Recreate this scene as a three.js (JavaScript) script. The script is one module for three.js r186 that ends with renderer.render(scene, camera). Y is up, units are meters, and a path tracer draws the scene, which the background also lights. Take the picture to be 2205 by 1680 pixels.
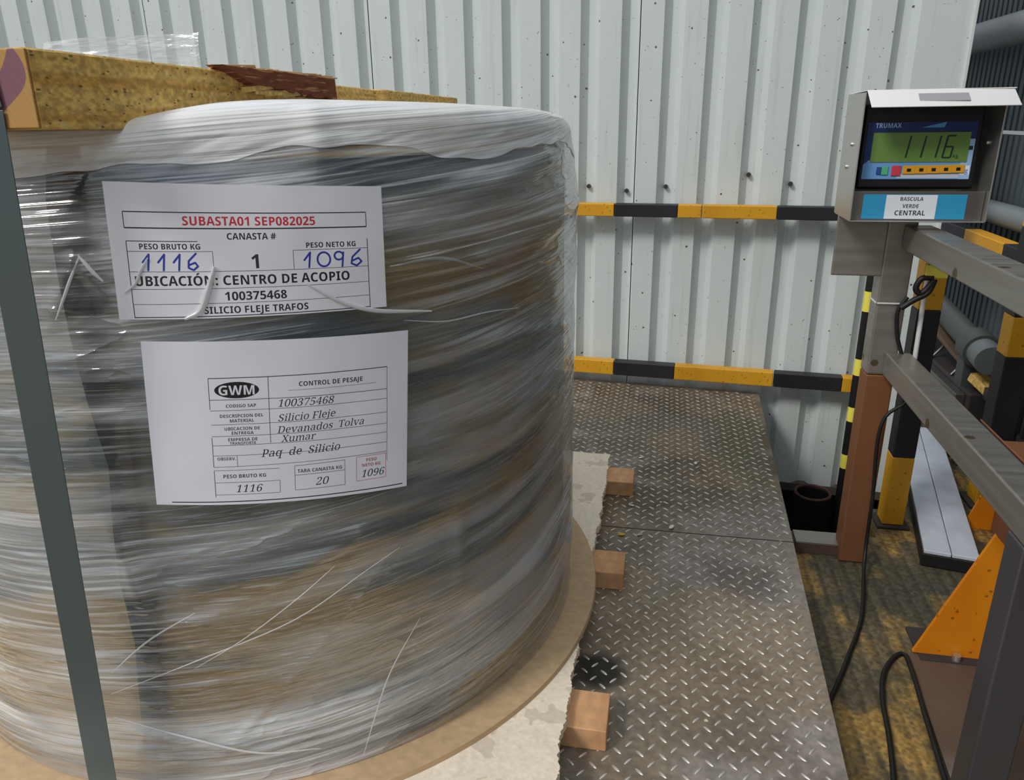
import * as THREE from 'three';
import { RoundedBoxGeometry } from 'three/addons/geometries/RoundedBoxGeometry.js';
import { mergeGeometries } from 'three/addons/utils/BufferGeometryUtils.js';

// ------------------------------------------------------------------ camera, sky, light
const W = 2205, H = 1680, F = 1642, EYE = new THREE.Vector3(0, 1.07, 0);
const rad = (d) => d * Math.PI / 180;
const PITCH = Math.atan(F / 4610), YAW = rad(11.3), ROLL = rad(-0.85);
const fw = new THREE.Vector3(-Math.sin(YAW) * Math.cos(PITCH), -Math.sin(PITCH), -Math.cos(YAW) * Math.cos(PITCH));
const r0 = new THREE.Vector3().crossVectors(fw, new THREE.Vector3(0, 1, 0)).normalize();
const u0 = new THREE.Vector3().crossVectors(r0, fw);
const camR = r0.clone().multiplyScalar(Math.cos(ROLL)).addScaledVector(u0, Math.sin(ROLL));
const camU = u0.clone().multiplyScalar(Math.cos(ROLL)).addScaledVector(r0, -Math.sin(ROLL));
const scene = new THREE.Scene();
const camera = new THREE.PerspectiveCamera(2 * Math.atan(H / 2 / F) * 180 / Math.PI, W / H, 0.05, 100);
camera.position.copy(EYE);
camera.quaternion.setFromRotationMatrix(new THREE.Matrix4().makeBasis(camR, camU, fw.clone().negate()));
camera.updateMatrixWorld();

const renderer = new THREE.WebGLRenderer();
renderer.toneMapping = THREE.LinearToneMapping;
renderer.toneMappingExposure = 1.2;
renderer.shadowMap.enabled = true;

// overcast sky: bright overhead, a third of that at the horizon
{
  const w = 64, h = 64, d = new Float32Array(w * h * 4);
  for (let j = 0; j < h; j++) for (let i = 0; i < w; i++) {
    const el = ((j + 0.5) / h - 0.5) * Math.PI, s = Math.max(0, Math.sin(el));
    const L = el > 0 ? (1 + 2 * s) / 3 : 0.2, k = (j * w + i) * 4;
    d[k] = L * 0.94; d[k + 1] = L * 0.985; d[k + 2] = L * 1.04; d[k + 3] = 1;
  }
  const t = new THREE.DataTexture(d, w, h, THREE.RGBAFormat, THREE.FloatType);
  t.mapping = THREE.EquirectangularReflectionMapping; t.magFilter = THREE.LinearFilter; t.needsUpdate = true;
  scene.background = t; scene.environment = t;
  scene.backgroundIntensity = 0.95; scene.environmentIntensity = 0.95;
}
// the sun behind thin cloud, high on the left: a very soft light
const sun = new THREE.DirectionalLight(0xfffaf2, 1.4);
sun.position.set(-4.4, 5.9, 3.0); sun.target.position.set(-0.2, 0.4, -1.6);
sun.castShadow = true; sun.shadow.radius = 26; sun.shadow.mapSize.set(2048, 2048);
Object.assign(sun.shadow.camera, { left: -6, right: 6, top: 6, bottom: -6, near: 0.1, far: 20 });
scene.add(sun, sun.target);

// ------------------------------------------------------------------ helpers
let seed = 20250908;
const rnd = () => { seed = (seed + 0x6D2B79F5) | 0; let t = Math.imul(seed ^ (seed >>> 15), 1 | seed); t = (t + Math.imul(t ^ (t >>> 7), 61 | t)) ^ t; return ((t ^ (t >>> 14)) >>> 0) / 4294967296; };
const rr = (a, b) => a + (b - a) * rnd();
const clamp = (x, a = 0, b = 1) => Math.min(b, Math.max(a, x));
const sstep = (a, b, x) => { const t = clamp((x - a) / (b - a)); return t * t * (3 - 2 * t); };
const mix = (a, b, t) => a + (b - a) * t;
const hash = (x, y, s) => { let h = Math.imul(x, 374761393) + Math.imul(y, 668265263) + Math.imul(s, 2147483647 ^ 0x1234567); h = Math.imul(h ^ (h >>> 13), 1274126177); h ^= h >>> 16; return (h >>> 0) / 4294967296; };
// value noise, period px, py in lattice cells
function vn(x, y, px, py, s) {
  const xi = Math.floor(x), yi = Math.floor(y), fx = x - xi, fy = y - yi;
  const sx = fx * fx * (3 - 2 * fx), sy = fy * fy * (3 - 2 * fy);
  const m = (a, p) => ((a % p) + p) % p, x0 = m(xi, px), x1 = m(xi + 1, px), y0 = m(yi, py), y1 = m(yi + 1, py);
  return mix(mix(hash(x0, y0, s), hash(x1, y0, s), sx), mix(hash(x0, y1, s), hash(x1, y1, s), sx), sy);
}
function fbm(u, v, cx, cy, s, oct = 4) { let a = 0, w = 0.5, t = 0; for (let o = 0; o < oct; o++) { a += w * vn(u * cx, v * cy, cx, cy, s + o * 17); t += w; w *= 0.5; cx *= 2; cy *= 2; } return a / t; }
// pixel rays
const ray = (px, py) => new THREE.Vector3().addScaledVector(camR, (px - W / 2) / F).addScaledVector(camU, -(py - H / 2) / F).add(fw);
const onY = (px, py, y) => { const d = ray(px, py); return d.multiplyScalar((y - EYE.y) / d.y).add(EYE); };
const onZ = (px, py, z) => { const d = ray(px, py); return d.multiplyScalar(z / d.z).add(EYE); };
const onX = (px, py, x) => { const d = ray(px, py); return d.multiplyScalar(x / d.x).add(EYE); };
const CX = -0.765, CZ = -1.35, RF = 0.612; // coil axis and film radius
function onDrum(px, py, R) { // -> angle, y
  const d = ray(px, py), a = d.x * d.x + d.z * d.z, b = -2 * (d.x * CX + d.z * CZ), c = CX * CX + CZ * CZ - R * R;
  const D = Math.max(0, b * b - 4 * a * c), t = (-b - Math.sqrt(D)) / (2 * a);
  return [Math.atan2(d.x * t - CX, d.z * t - CZ), EYE.y + d.y * t];
}
const drumPt = (th, y, R) => new THREE.Vector3(CX + R * Math.sin(th), y, CZ + R * Math.cos(th));

const used = {};
const numbered = (n) => { const k = used[n] = (used[n] ?? -1) + 1; return k ? `${n}_${String(k).padStart(3, '0')}` : n; };
function tag(o, label, category, group, kind) { if (label) o.userData.label = label; if (category) o.userData.category = category; if (group) o.userData.group = group; if (kind) o.userData.kind = kind; return o; }
function thing(name, label, category, pos = [0, 0, 0], turn = 0, group, kind) {
  const o = new THREE.Group(); o.name = numbered(name); o.position.set(...pos); o.rotation.y = turn; scene.add(o);
  return tag(o, label, category, group, kind);
}
function mesh(name, geo, mat, parent) {
  const m = new THREE.Mesh(geo, mat); m.name = parent ? name : numbered(name); m.castShadow = m.receiveShadow = true; (parent || scene).add(m); return m;
}
const at = (g, x, y, z, rx = 0, ry = 0, rz = 0) => { g.applyMatrix4(new THREE.Matrix4().compose(new THREE.Vector3(x, y, z), new THREE.Quaternion().setFromEuler(new THREE.Euler(rx, ry, rz)), new THREE.Vector3(1, 1, 1))); return g; };
function uvm(g, off = 0) { // uv in metres from the dominant direction of each face
  g = g.index ? g.toNonIndexed() : g; const p = g.attributes.position, uv = new Float32Array(p.count * 2);
  const a = new THREE.Vector3(), b = new THREE.Vector3(), c = new THREE.Vector3(), n = new THREE.Vector3();
  for (let i = 0; i < p.count; i += 3) {
    a.fromBufferAttribute(p, i); b.fromBufferAttribute(p, i + 1); c.fromBufferAttribute(p, i + 2);
    n.crossVectors(b.clone().sub(a), c.clone().sub(a)); const x = Math.abs(n.x), y = Math.abs(n.y), z = Math.abs(n.z);
    [a, b, c].forEach((v, k) => { const [s, t] = y >= x && y >= z ? [v.x, v.z] : x >= z ? [v.z, v.y] : [v.x, v.y]; uv[(i + k) * 2] = s + off; uv[(i + k) * 2 + 1] = t + off * 0.7; });
  }
  g.setAttribute('uv', new THREE.BufferAttribute(uv, 2)); return g;
}
const rbox = (w, h, d, r = 0.002, seg = 1) => uvm(new RoundedBoxGeometry(w, h, d, seg, Math.min(r, w / 2.01, h / 2.01, d / 2.01)));
const boxAt = (x0, x1, y0, y1, z0, z1, r = 0.002) => at(rbox(x1 - x0, y1 - y0, z1 - z0, r), (x0 + x1) / 2, (y0 + y1) / 2, (z0 + z1) / 2);
function tube(points, r, seg = 24, rs = 8, closed = false) { return new THREE.TubeGeometry(new THREE.CatmullRomCurve3(points, closed), seg, r, rs, closed); }
function cylBetween(a, b, r, seg = 16, r2 = r) {
  const d = b.clone().sub(a), g = new THREE.CylinderGeometry(r2, r, d.length(), seg);
  g.applyMatrix4(new THREE.Matrix4().compose(a.clone().add(b).multiplyScalar(0.5), new THREE.Quaternion().setFromUnitVectors(new THREE.Vector3(0, 1, 0), d.normalize()), new THREE.Vector3(1, 1, 1))); return g;
}
function boxBetween(a, b, w, h, r = 0.002, up = new THREE.Vector3(0, 1, 0)) { // w across, h along up
  const d = b.clone().sub(a), L = d.length(), g = rbox(w, h, L, r); d.normalize();
  const x = new THREE.Vector3().crossVectors(up, d).normalize(), y = new THREE.Vector3().crossVectors(d, x);
  g.applyMatrix4(new THREE.Matrix4().makeBasis(x, y, d).setPosition(a.clone().add(b).multiplyScalar(0.5))); return g;
}
function prism(pts, z0, z1) { // outline in x,y extruded along z
  const s = new THREE.Shape(pts.map(([x, y]) => new THREE.Vector2(x, y)));
  const g = new THREE.ExtrudeGeometry(s, { depth: z1 - z0, bevelEnabled: false }); g.translate(0, 0, z0); return uvm(g);
}
function slab(pts, y0, y1) { // outline in x,z extruded along y
  const s = new THREE.Shape(pts.map(([x, z]) => new THREE.Vector2(x, -z)));
  const g = new THREE.ExtrudeGeometry(s, { depth: y1 - y0, bevelEnabled: false }); g.rotateX(-Math.PI / 2); g.translate(0, y0, 0); return uvm(g);
}
// textures
const srgb = (c) => (c <= 0.0031308 ? c * 12.92 : 1.055 * Math.pow(c, 1 / 2.4) - 0.055);
function tex(w, h, fn, color = true, rep = [1, 1]) { // fn(u,v) -> [r,g,b] 0..1 (sRGB when colour) or a number
  const d = new Uint8Array(w * h * 4);
  for (let j = 0; j < h; j++) for (let i = 0; i < w; i++) {
    const c = fn((i + 0.5) / w, (j + 0.5) / h), k = (j * w + i) * 4;
    if (typeof c === 'number') d[k] = d[k + 1] = d[k + 2] = clamp(c) * 255; else { d[k] = clamp(c[0]) * 255; d[k + 1] = clamp(c[1]) * 255; d[k + 2] = clamp(c[2]) * 255; }
    d[k + 3] = 255;
  }
  const t = new THREE.DataTexture(d, w, h); t.wrapS = t.wrapT = THREE.RepeatWrapping; t.magFilter = THREE.LinearFilter; t.minFilter = THREE.LinearMipmapLinearFilter; t.generateMipmaps = true;
  if (color) t.colorSpace = THREE.SRGBColorSpace; t.repeat.set(...rep); t.needsUpdate = true; return t;
}
const C = (r, g, b) => [r / 255, g / 255, b / 255];
const lerp3 = (a, b, t) => [mix(a[0], b[0], t), mix(a[1], b[1], t), mix(a[2], b[2], t)];
const mul3 = (a, k) => [a[0] * k, a[1] * k, a[2] * k];
const std = (o) => new THREE.MeshStandardMaterial(o);
const phys = (o) => new THREE.MeshPhysicalMaterial(o);
function canvasTex(w, h, draw) {
  const c = document.createElement('canvas'); c.width = w; c.height = h; draw(c.getContext('2d'), w, h);
  const t = new THREE.CanvasTexture(c); t.colorSpace = THREE.SRGBColorSpace; t.anisotropy = 8; return t;
}
const speck = (u, v, n, s, thr) => { const x = Math.floor(u * n), y = Math.floor(v * n); const h = hash(x, y, s); if (h < thr) return 0; const fx = u * n - x - 0.5, fy = v * n - y - 0.5; const r = 0.15 + 0.3 * hash(x, y, s + 1); return Math.hypot(fx, fy) < r ? 1 : 0; };

// ------------------------------------------------------------------ materials
const wallMap = tex(1024, 1024, (u, v) => {
  let c = lerp3(C(213, 221, 220), C(203, 212, 212), fbm(u, v, 6, 4, 3));
  const st = fbm(u, v, 60, 3, 9, 3); c = lerp3(c, C(192, 198, 190), sstep(0.62, 0.85, st) * 0.5);
  if (speck(u, v, 110, 21, 0.9962)) c = C(96, 88, 78);
  if (speck(u, v, 190, 22, 0.994)) c = C(150, 146, 138);
  return c;
});
const M = {};
M.wall = std({ map: wallMap, roughness: 0.48 });
M.seam = std({ color: 0x0c0f10, roughness: 0.9 });
M.slate = std({ color: new THREE.Color().setRGB(0.055, 0.075, 0.085), roughness: 0.6 });
M.slatePipe = std({ color: new THREE.Color().setRGB(0.16, 0.185, 0.19), roughness: 0.5 });
const PS = 2.6, plateMap = tex(1600, 1600, (u, v) => { // one tile covers the whole visible platform; stains and darker blotches set by position
  const x = (u - 0.5) * PS, z = (v - 1) * PS - 0.35;
  let c = lerp3(C(136, 128, 119), C(164, 157, 149), fbm(u, v, 18, 18, 31, 3));
  const blot = (cx, cz, rx, rz, s) => { const n = fbm(u, v, 40, 40, s, 3) - 0.5; return sstep(1, 0.25, Math.hypot((x - cx) / rx, (z - cz) / rz) + 1.1 * n); };
  c = lerp3(c, C(100, 90, 75), clamp(sstep(0.46, 0.66, fbm(u, v, 9, 9, 41, 3)) * 0.5 + blot(0.05, -2.5, 0.7, 0.95, 42) * 0.75));
  c = lerp3(c, C(92, 92, 64), blot(0.27, -2.35, 0.12, 0.4, 47) * 0.6);
  c = lerp3(c, C(98, 92, 88), blot(0.2, -1.56, 0.12, 0.12, 48) * 0.6);
  c = lerp3(c, C(150, 128, 98), sstep(0.55, 0.7, fbm(u + 0.3, v, 12, 12, 49, 3)) * 0.4);
  c = lerp3(c, C(30, 27, 24), blot(-0.085, -1.21, 0.085, 0.085, 52) * 0.92);  // near-black blotch beside the pallet board
  c = mul3(c, 0.86 + 0.28 * fbm(u, v, 300, 300, 51, 2));
  if (speck(u, v, 300, 55, 0.996)) c = C(222, 217, 206);
  return c;
});
plateMap.repeat.set(1 / PS, 1 / PS); plateMap.offset.set(0.5, 1 + 0.35 / PS);
const plateRough = tex(256, 256, (u, v) => 0.42 + 0.3 * fbm(u, v, 10, 10, 61), false);
M.plate = std({ map: plateMap, roughnessMap: plateRough, roughness: 1, metalness: 0.35 });
M.lug = std({ color: new THREE.Color().setRGB(0.62, 0.58, 0.53), roughness: 0.3, metalness: 0.6 });
M.darkSteel = std({ color: new THREE.Color().setRGB(0.035, 0.03, 0.028), roughness: 0.7 });
const deckMap = tex(1024, 1024, (u, v) => {
  let c = lerp3(C(108, 96, 70), C(78, 72, 60), fbm(u, v, 6, 6, 71));
  c = lerp3(c, C(172, 136, 70), sstep(0.44, 0.68, fbm(u, v, 16, 9, 77, 5)) * 0.8);
  c = lerp3(c, C(66, 68, 56), sstep(0.5, 0.7, fbm(u, v, 6, 8, 83)) * 0.6);
  const rib = Math.abs(((u * 32) % 1) - 0.5) * 2; c = mul3(c, 0.84 + 0.16 * sstep(0.1, 0.5, rib));
  return mul3(c, 0.7 + 0.6 * fbm(u, v, 150, 150, 85, 2));
});
const deckBump = tex(512, 512, (u, v) => { const r = Math.abs(((u * 32) % 1) - 0.5) * 2; return 0.55 * sstep(0.25, 0.7, r) + 0.35 * fbm(u, v, 60, 60, 87, 3); }, false);
M.deck = std({ map: deckMap, bumpMap: deckBump, bumpScale: 0.0012, roughness: 0.62, metalness: 0.1 });
M.pit = std({ map: tex(256, 256, (u, v) => lerp3(C(96, 92, 86), C(74, 70, 64), fbm(u, v, 8, 8, 91))), roughness: 0.95 });
const woodMap = tex(1024, 512, (u, v) => {
  const wv = v + 0.03 * fbm(u, v, 3, 3, 101);
  const ring = fbm(u, wv, 2, 40, 103, 3);
  let c = lerp3(C(232, 192, 108), C(208, 160, 78), sstep(0.35, 0.7, ring));
  c = mul3(c, 0.8 + 0.4 * fbm(u, v, 200, 100, 105, 2));
  if (speck(u, v, 150, 107, 0.94)) c = mul3(c, 0.6);
  if (speck(u, v, 90, 108, 0.95)) c = lerp3(c, C(232, 205, 140), 0.6);
  return c;
});
M.beam = std({ map: woodMap, bumpMap: woodMap, bumpScale: 0.0015, roughness: 0.75 });
const endMap = canvasTex(512, 384, (g, w, h) => {
  g.fillStyle = '#b98f52'; g.fillRect(0, 0, w, h);
  for (let i = 0; i < 60; i++) { g.strokeStyle = `rgba(${110 + (i * 37) % 50},${75 + (i * 23) % 40},${30 + (i * 11) % 30},0.35)`; g.lineWidth = 1 + (i % 3); g.beginPath(); g.arc(-150, h * 1.5, 190 + i * 11, -1.6, 0.2); g.stroke(); }
  g.fillStyle = 'rgba(112,70,112,0.72)'; g.beginPath(); g.moveTo(w * 0.86, 0); g.bezierCurveTo(w * 0.98, h * 0.2, w * 1.0, h * 0.4, w * 0.84, h * 0.56); g.bezierCurveTo(w * 0.62, h * 0.78, w * 0.4, h, w * 0.2, h); g.lineTo(0, h); g.lineTo(0, h * 0.6); g.bezierCurveTo(w * 0.4, h * 0.6, w * 0.68, h * 0.4, w * 0.8, 0); g.fill();
});
M.beamEnd = std({ map: endMap, roughness: 0.8 });
M.bark = std({ map: tex(256, 256, (u, v) => lerp3(lerp3(C(150, 84, 50), C(98, 50, 30), fbm(u, v, 12, 50, 117, 3)), C(190, 140, 88), sstep(0.6, 0.75, fbm(u, v, 8, 40, 119, 3)))), roughness: 0.9 });
M.bark.map.repeat.set(4, 8);
M.splinter = std({ color: 0xd9b27e, roughness: 0.8 });
const blockMap = tex(512, 512, (u, v) => { let c = lerp3(C(214, 168, 124), C(192, 142, 98), fbm(u, v, 30, 5, 111, 3)); return mul3(c, 0.92 + 0.16 * fbm(u, v, 90, 60, 113, 2)); });
M.block = std({ map: blockMap, roughness: 0.8 });
const boardMap = tex(1024, 1024, (u, v) => {
  let c = lerp3(C(240, 228, 208), C(228, 214, 192), fbm(u, v, 8, 8, 121));
  c = mul3(c, 0.95 + 0.1 * fbm(u, v, 160, 160, 123, 2));
  if (sstep(0.66, 0.72, fbm(u, v, 26, 26, 125, 3))) c = lerp3(c, C(182, 168, 148), 0.4);
  return c;
});
const boardBump = tex(512, 512, (u, v) => fbm(u, v, 90, 90, 127, 3), false);
M.board = std({ map: boardMap, bumpMap: boardBump, bumpScale: 0.0012, roughness: 0.9 });
const discMap = tex(512, 512, (u, v) => { let c = lerp3(C(196, 168, 130), C(182, 154, 118), fbm(u, v, 5, 5, 131)); return mul3(c, 0.93 + 0.14 * fbm(u, v, 160, 120, 133, 2)); });
M.disc = std({ map: discMap, roughness: 0.7 });
M.strap = std({ color: new THREE.Color().setRGB(0.13, 0.17, 0.18), roughness: 0.3, metalness: 0.6 });
const steelMap = tex(512, 512, (u, v) => { let c = lerp3(C(172, 168, 162), C(150, 145, 138), fbm(u, v, 4, 80, 141, 3)); if (speck(u, v, 30, 143, 0.99)) c = C(110, 96, 70); return c; });
const steelRough = tex(512, 512, (u, v) => 0.3 + 0.25 * fbm(u, v, 6, 120, 145, 3), false);
M.steel = std({ map: steelMap, roughnessMap: steelRough, roughness: 1, metalness: 0.75 });
M.rustSteel = std({ map: tex(512, 512, (u, v) => lerp3(lerp3(C(112, 92, 76), C(92, 78, 68), fbm(u, v, 6, 6, 151)), C(140, 132, 124), sstep(0.6, 0.8, fbm(u, v, 5, 9, 153)))), roughness: 0.55, metalness: 0.3 });
M.brownPost = std({ map: tex(256, 256, (u, v) => lerp3(C(148, 96, 58), C(112, 74, 50), fbm(u, v, 8, 5, 155, 4))), roughness: 0.6, metalness: 0.2 });  // orange-brown colour for the lower half of the railing post
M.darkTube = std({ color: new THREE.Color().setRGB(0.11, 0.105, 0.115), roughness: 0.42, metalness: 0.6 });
M.inox = std({ color: new THREE.Color().setRGB(0.62, 0.6, 0.57), roughness: 0.32, metalness: 0.85 });
M.inoxDark = std({ color: new THREE.Color().setRGB(0.2, 0.19, 0.18), roughness: 0.4, metalness: 0.8 });
M.black = std({ color: 0x0d0d10, roughness: 0.45 });
M.blackRubber = std({ color: 0x111112, roughness: 0.55 });
const scuff = (a, b, s) => tex(512, 256, (u, v) => { let c = lerp3(a, b, fbm(u, v, 10, 6, s)); if (speck(u, v, 170, s + 3, 0.975)) c = mul3(c, 0.6); return c; });
M.yellow = std({ map: scuff(C(226, 168, 34), C(196, 136, 20), 161), roughness: 0.5 });
M.barBlack = std({ map: scuff(C(38, 38, 46), C(26, 26, 30), 171), roughness: 0.5 });
M.lemon = std({ color: 0xf0e45a, roughness: 0.5 });
M.orange = std({ map: scuff(C(226, 142, 16), C(206, 118, 8), 181), roughness: 0.42 });
M.paleMetal = std({ map: tex(256, 256, (u, v) => mul3(C(196, 204, 216), 0.9 + 0.16 * fbm(u, v, 20, 20, 191))), roughness: 0.5, metalness: 0.15 });
M.whiteCord = std({ color: 0xd9d9d6, roughness: 0.6 });
M.greyPipe = std({ color: new THREE.Color().setRGB(0.06, 0.07, 0.07), roughness: 0.5 });
M.pine = std({ map: woodMap, roughness: 0.75 });
M.cardboard = std({ color: 0x8a5a3c, roughness: 0.85 });

// ------------------------------------------------------------------ the white corrugated wall
const WA = Math.atan(0.09), wallP = (s, y, out = 0) => [s * Math.cos(WA) - out * Math.sin(WA), y, -2.918 + s * Math.sin(WA) + out * Math.cos(WA)];
const PITCHR = 0.145, S0 = -2.79, SEAMS = [-3.185, -2.17, -1.155, -0.118], WTOP = 3.4, WBOT = -0.3;
const wall = new THREE.Group(); wall.name = 'wall_back'; scene.add(wall); tag(wall, 'white corrugated sheet metal wall with recessed ribs', 'wall', null, 'structure');
{
  // crest -> slope in -> valley -> slope out, measured from each crest's right end
  const prof = [[0, 0], [0.025, -0.03], [0.05, -0.03], [0.07, 0]];
  const sheet = (a, b) => {
    const pts = [[a, null]];
    for (let i = -12; i < 40; i++) for (const [ds, o] of prof) { const s = S0 + i * PITCHR + ds; if (s > a && s < b && s < 0.78) pts.push([s, o]); }
    pts.push([b, null]);
    const off = (s) => { if (s > 0.765) return 0; let t = ((s - S0) % PITCHR + PITCHR) % PITCHR; return t < 0.025 ? -0.03 * t / 0.025 : t < 0.05 ? -0.03 : t < 0.07 ? -0.03 * (0.07 - t) / 0.02 : 0; };
    for (const p of pts) if (p[1] === null) p[1] = off(p[0]);
    const th = 0.0025, pos = [], uv = [], idx = [];
    const quad = (A, B, Cc, D, ua, ub) => { const n = pos.length / 3; for (const q of [A, B, Cc, D]) pos.push(...q); uv.push(ua, WBOT, ub, WBOT, ub, WTOP, ua, WTOP); idx.push(n, n + 1, n + 2, n, n + 2, n + 3); };
    for (let i = 0; i + 1 < pts.length; i++) {
      const [s1, o1] = pts[i], [s2, o2] = pts[i + 1];
      quad(wallP(s1, WBOT, o1), wallP(s2, WBOT, o2), wallP(s2, WTOP, o2), wallP(s1, WTOP, o1), s1, s2);
      quad(wallP(s2, WBOT, o2 - th), wallP(s1, WBOT, o1 - th), wallP(s1, WTOP, o1 - th), wallP(s2, WTOP, o2 - th), s2, s1);
    }
    for (const [k, sg] of [[0, 1], [pts.length - 1, -1]]) { const [s, o] = pts[k]; const A = [wallP(s, WBOT, o - th), wallP(s, WBOT, o), wallP(s, WTOP, o), wallP(s, WTOP, o - th)]; if (sg > 0) quad(...A, s, s + th); else quad(A[1], A[0], A[3], A[2], s, s + th); }
    const g = new THREE.BufferGeometry(); g.setAttribute('position', new THREE.Float32BufferAttribute(pos, 3)); g.setAttribute('uv', new THREE.Float32BufferAttribute(uv, 2)); g.setIndex(idx); g.computeVertexNormals(); return g;
  };
  const ends = [...SEAMS, 0.921];
  for (let i = 0; i < 4; i++) mesh('sheet', sheet(ends[i] + (i ? 0.0035 : 0), ends[i + 1] - 0.0005), M.wall, wall);
  // dark backing behind the lapped seams
  for (const s of SEAMS.slice(1)) { const [x, , z] = wallP(s, 0, -0.045); mesh('backing_strip', at(new THREE.BoxGeometry(0.05, WTOP - WBOT, 0.004), x, (WTOP + WBOT) / 2, z, 0, -WA, 0), M.seam, wall); }
  // edge flashing
  { const [x, , z] = wallP(0.915, 0, -0.03); mesh('edge_flashing', at(rbox(0.012, WTOP - WBOT, 0.075, 0.003), x, (WTOP + WBOT) / 2, z, 0, -WA, 0), M.wall, wall); }
  for (const [px, py] of [[1265, 402], [1347, 412], [1432, 403], [1703, 397], [1612, 377], [905, 214], [1080, 215]]) {
    const d = ray(px, py), k = 0.09, t = -2.918 / (d.z - k * d.x), s = d.x * t / Math.cos(WA); const [x, , z] = wallP(s, 0, -0.022);
    const g = new THREE.CylinderGeometry(0.007, 0.0085, 0.016, 6); g.rotateX(Math.PI / 2); mesh('screw', at(g, x, EYE.y + d.y * t, z, 0, -WA, 0), M.darkSteel, wall);
  }
}
// dark slate side wall on the right, with its corrugation
const wr = new THREE.Group(); wr.name = 'wall_right'; scene.add(wr); tag(wr, 'dark slate corrugated side wall beyond the railing', 'wall', null, 'structure');
{
  const strip = (y0, y1, x) => {
    const pos = [], idx = []; let n = 0; const p = 0.05;
    for (let z = -5.6; z < 1.2; z += p) for (const [z1, o1, z2, o2] of [[z, 0, z + 0.03, 0], [z + 0.03, 0, z + 0.035, 0.012], [z + 0.035, 0.012, z + 0.045, 0.012], [z + 0.045, 0.012, z + 0.05, 0]]) {
      pos.push(x + o1, y0, z1, x + o1, y1, z1, x + o2, y1, z2, x + o2, y0, z2); idx.push(n, n + 1, n + 2, n, n + 2, n + 3); n += 4;
    }
    const g = new THREE.BufferGeometry(); g.setAttribute('position', new THREE.Float32BufferAttribute(pos, 3)); g.setIndex(idx); const q = g.toNonIndexed(); q.computeVertexNormals();
    return mergeGeometries([uvm(q), boxAt(x + 0.02, x + 0.05, y0, y1, -5.6, 1.2)].map((e) => { e.deleteAttribute('normal'); e.computeVertexNormals(); return e; }));
  };
  mesh('panel', strip(-0.3, 0.985, 1.25), M.slate, wr); mesh('panel', strip(1.0, 3.4, 1.27), M.slate, wr);
}

// ------------------------------------------------------------------ floor deck with the trench beside the scale
const flo = new THREE.Group(); flo.name = 'floor'; scene.add(flo); tag(flo, 'dirty yellow-brown ribbed floor beside the scale', 'floor', null, 'structure');
{
  const PX = 0.60, PZ = -1.94;
  mesh('deck', mergeGeometries([slab([[0.9, -2.86], [0.72, -2.12], [PX, -2.1], [PX, PZ], [1.3, PZ], [1.3, -5.6], [0.94, -5.6], [0.94, -2.86]], -1.0, 0), slab([[-6, PZ], [-6, 6], [6, 6], [6, 1.2], [1.3, 1.2], [1.3, PZ]], -1.0, 0)]), M.deck, flo);
  mesh('trench_bottom', boxAt(-4.3, 1.3, -1.06, -1.001, -3.4, PZ + 0.02, 0.001), M.pit, flo);  // depth made up so that the trench shades itself dark
  mesh('added_trench_side', boxAt(-4.3, 0.94, -1.0, -0.335, -3.4, -3.3, 0.001), M.pit, flo);  // back wall added under the sheet wall, set deep to stay dark
  mesh('added_trench_side', boxAt(-4.3, -4.2, -1.0, -0.335, -3.299, PZ, 0.001), M.pit, flo);  // unseen end wall, added to stop light leaking in from the left
  mesh('light_stop_slab', slab([[-4.3, -3.9], [-4.3, -3.30], [0.93, -2.835], [0.93, -3.9]], -0.334, -0.301), M.pit, flo);  // unseen slab added behind the wall to keep sky light out of the trench
}

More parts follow.
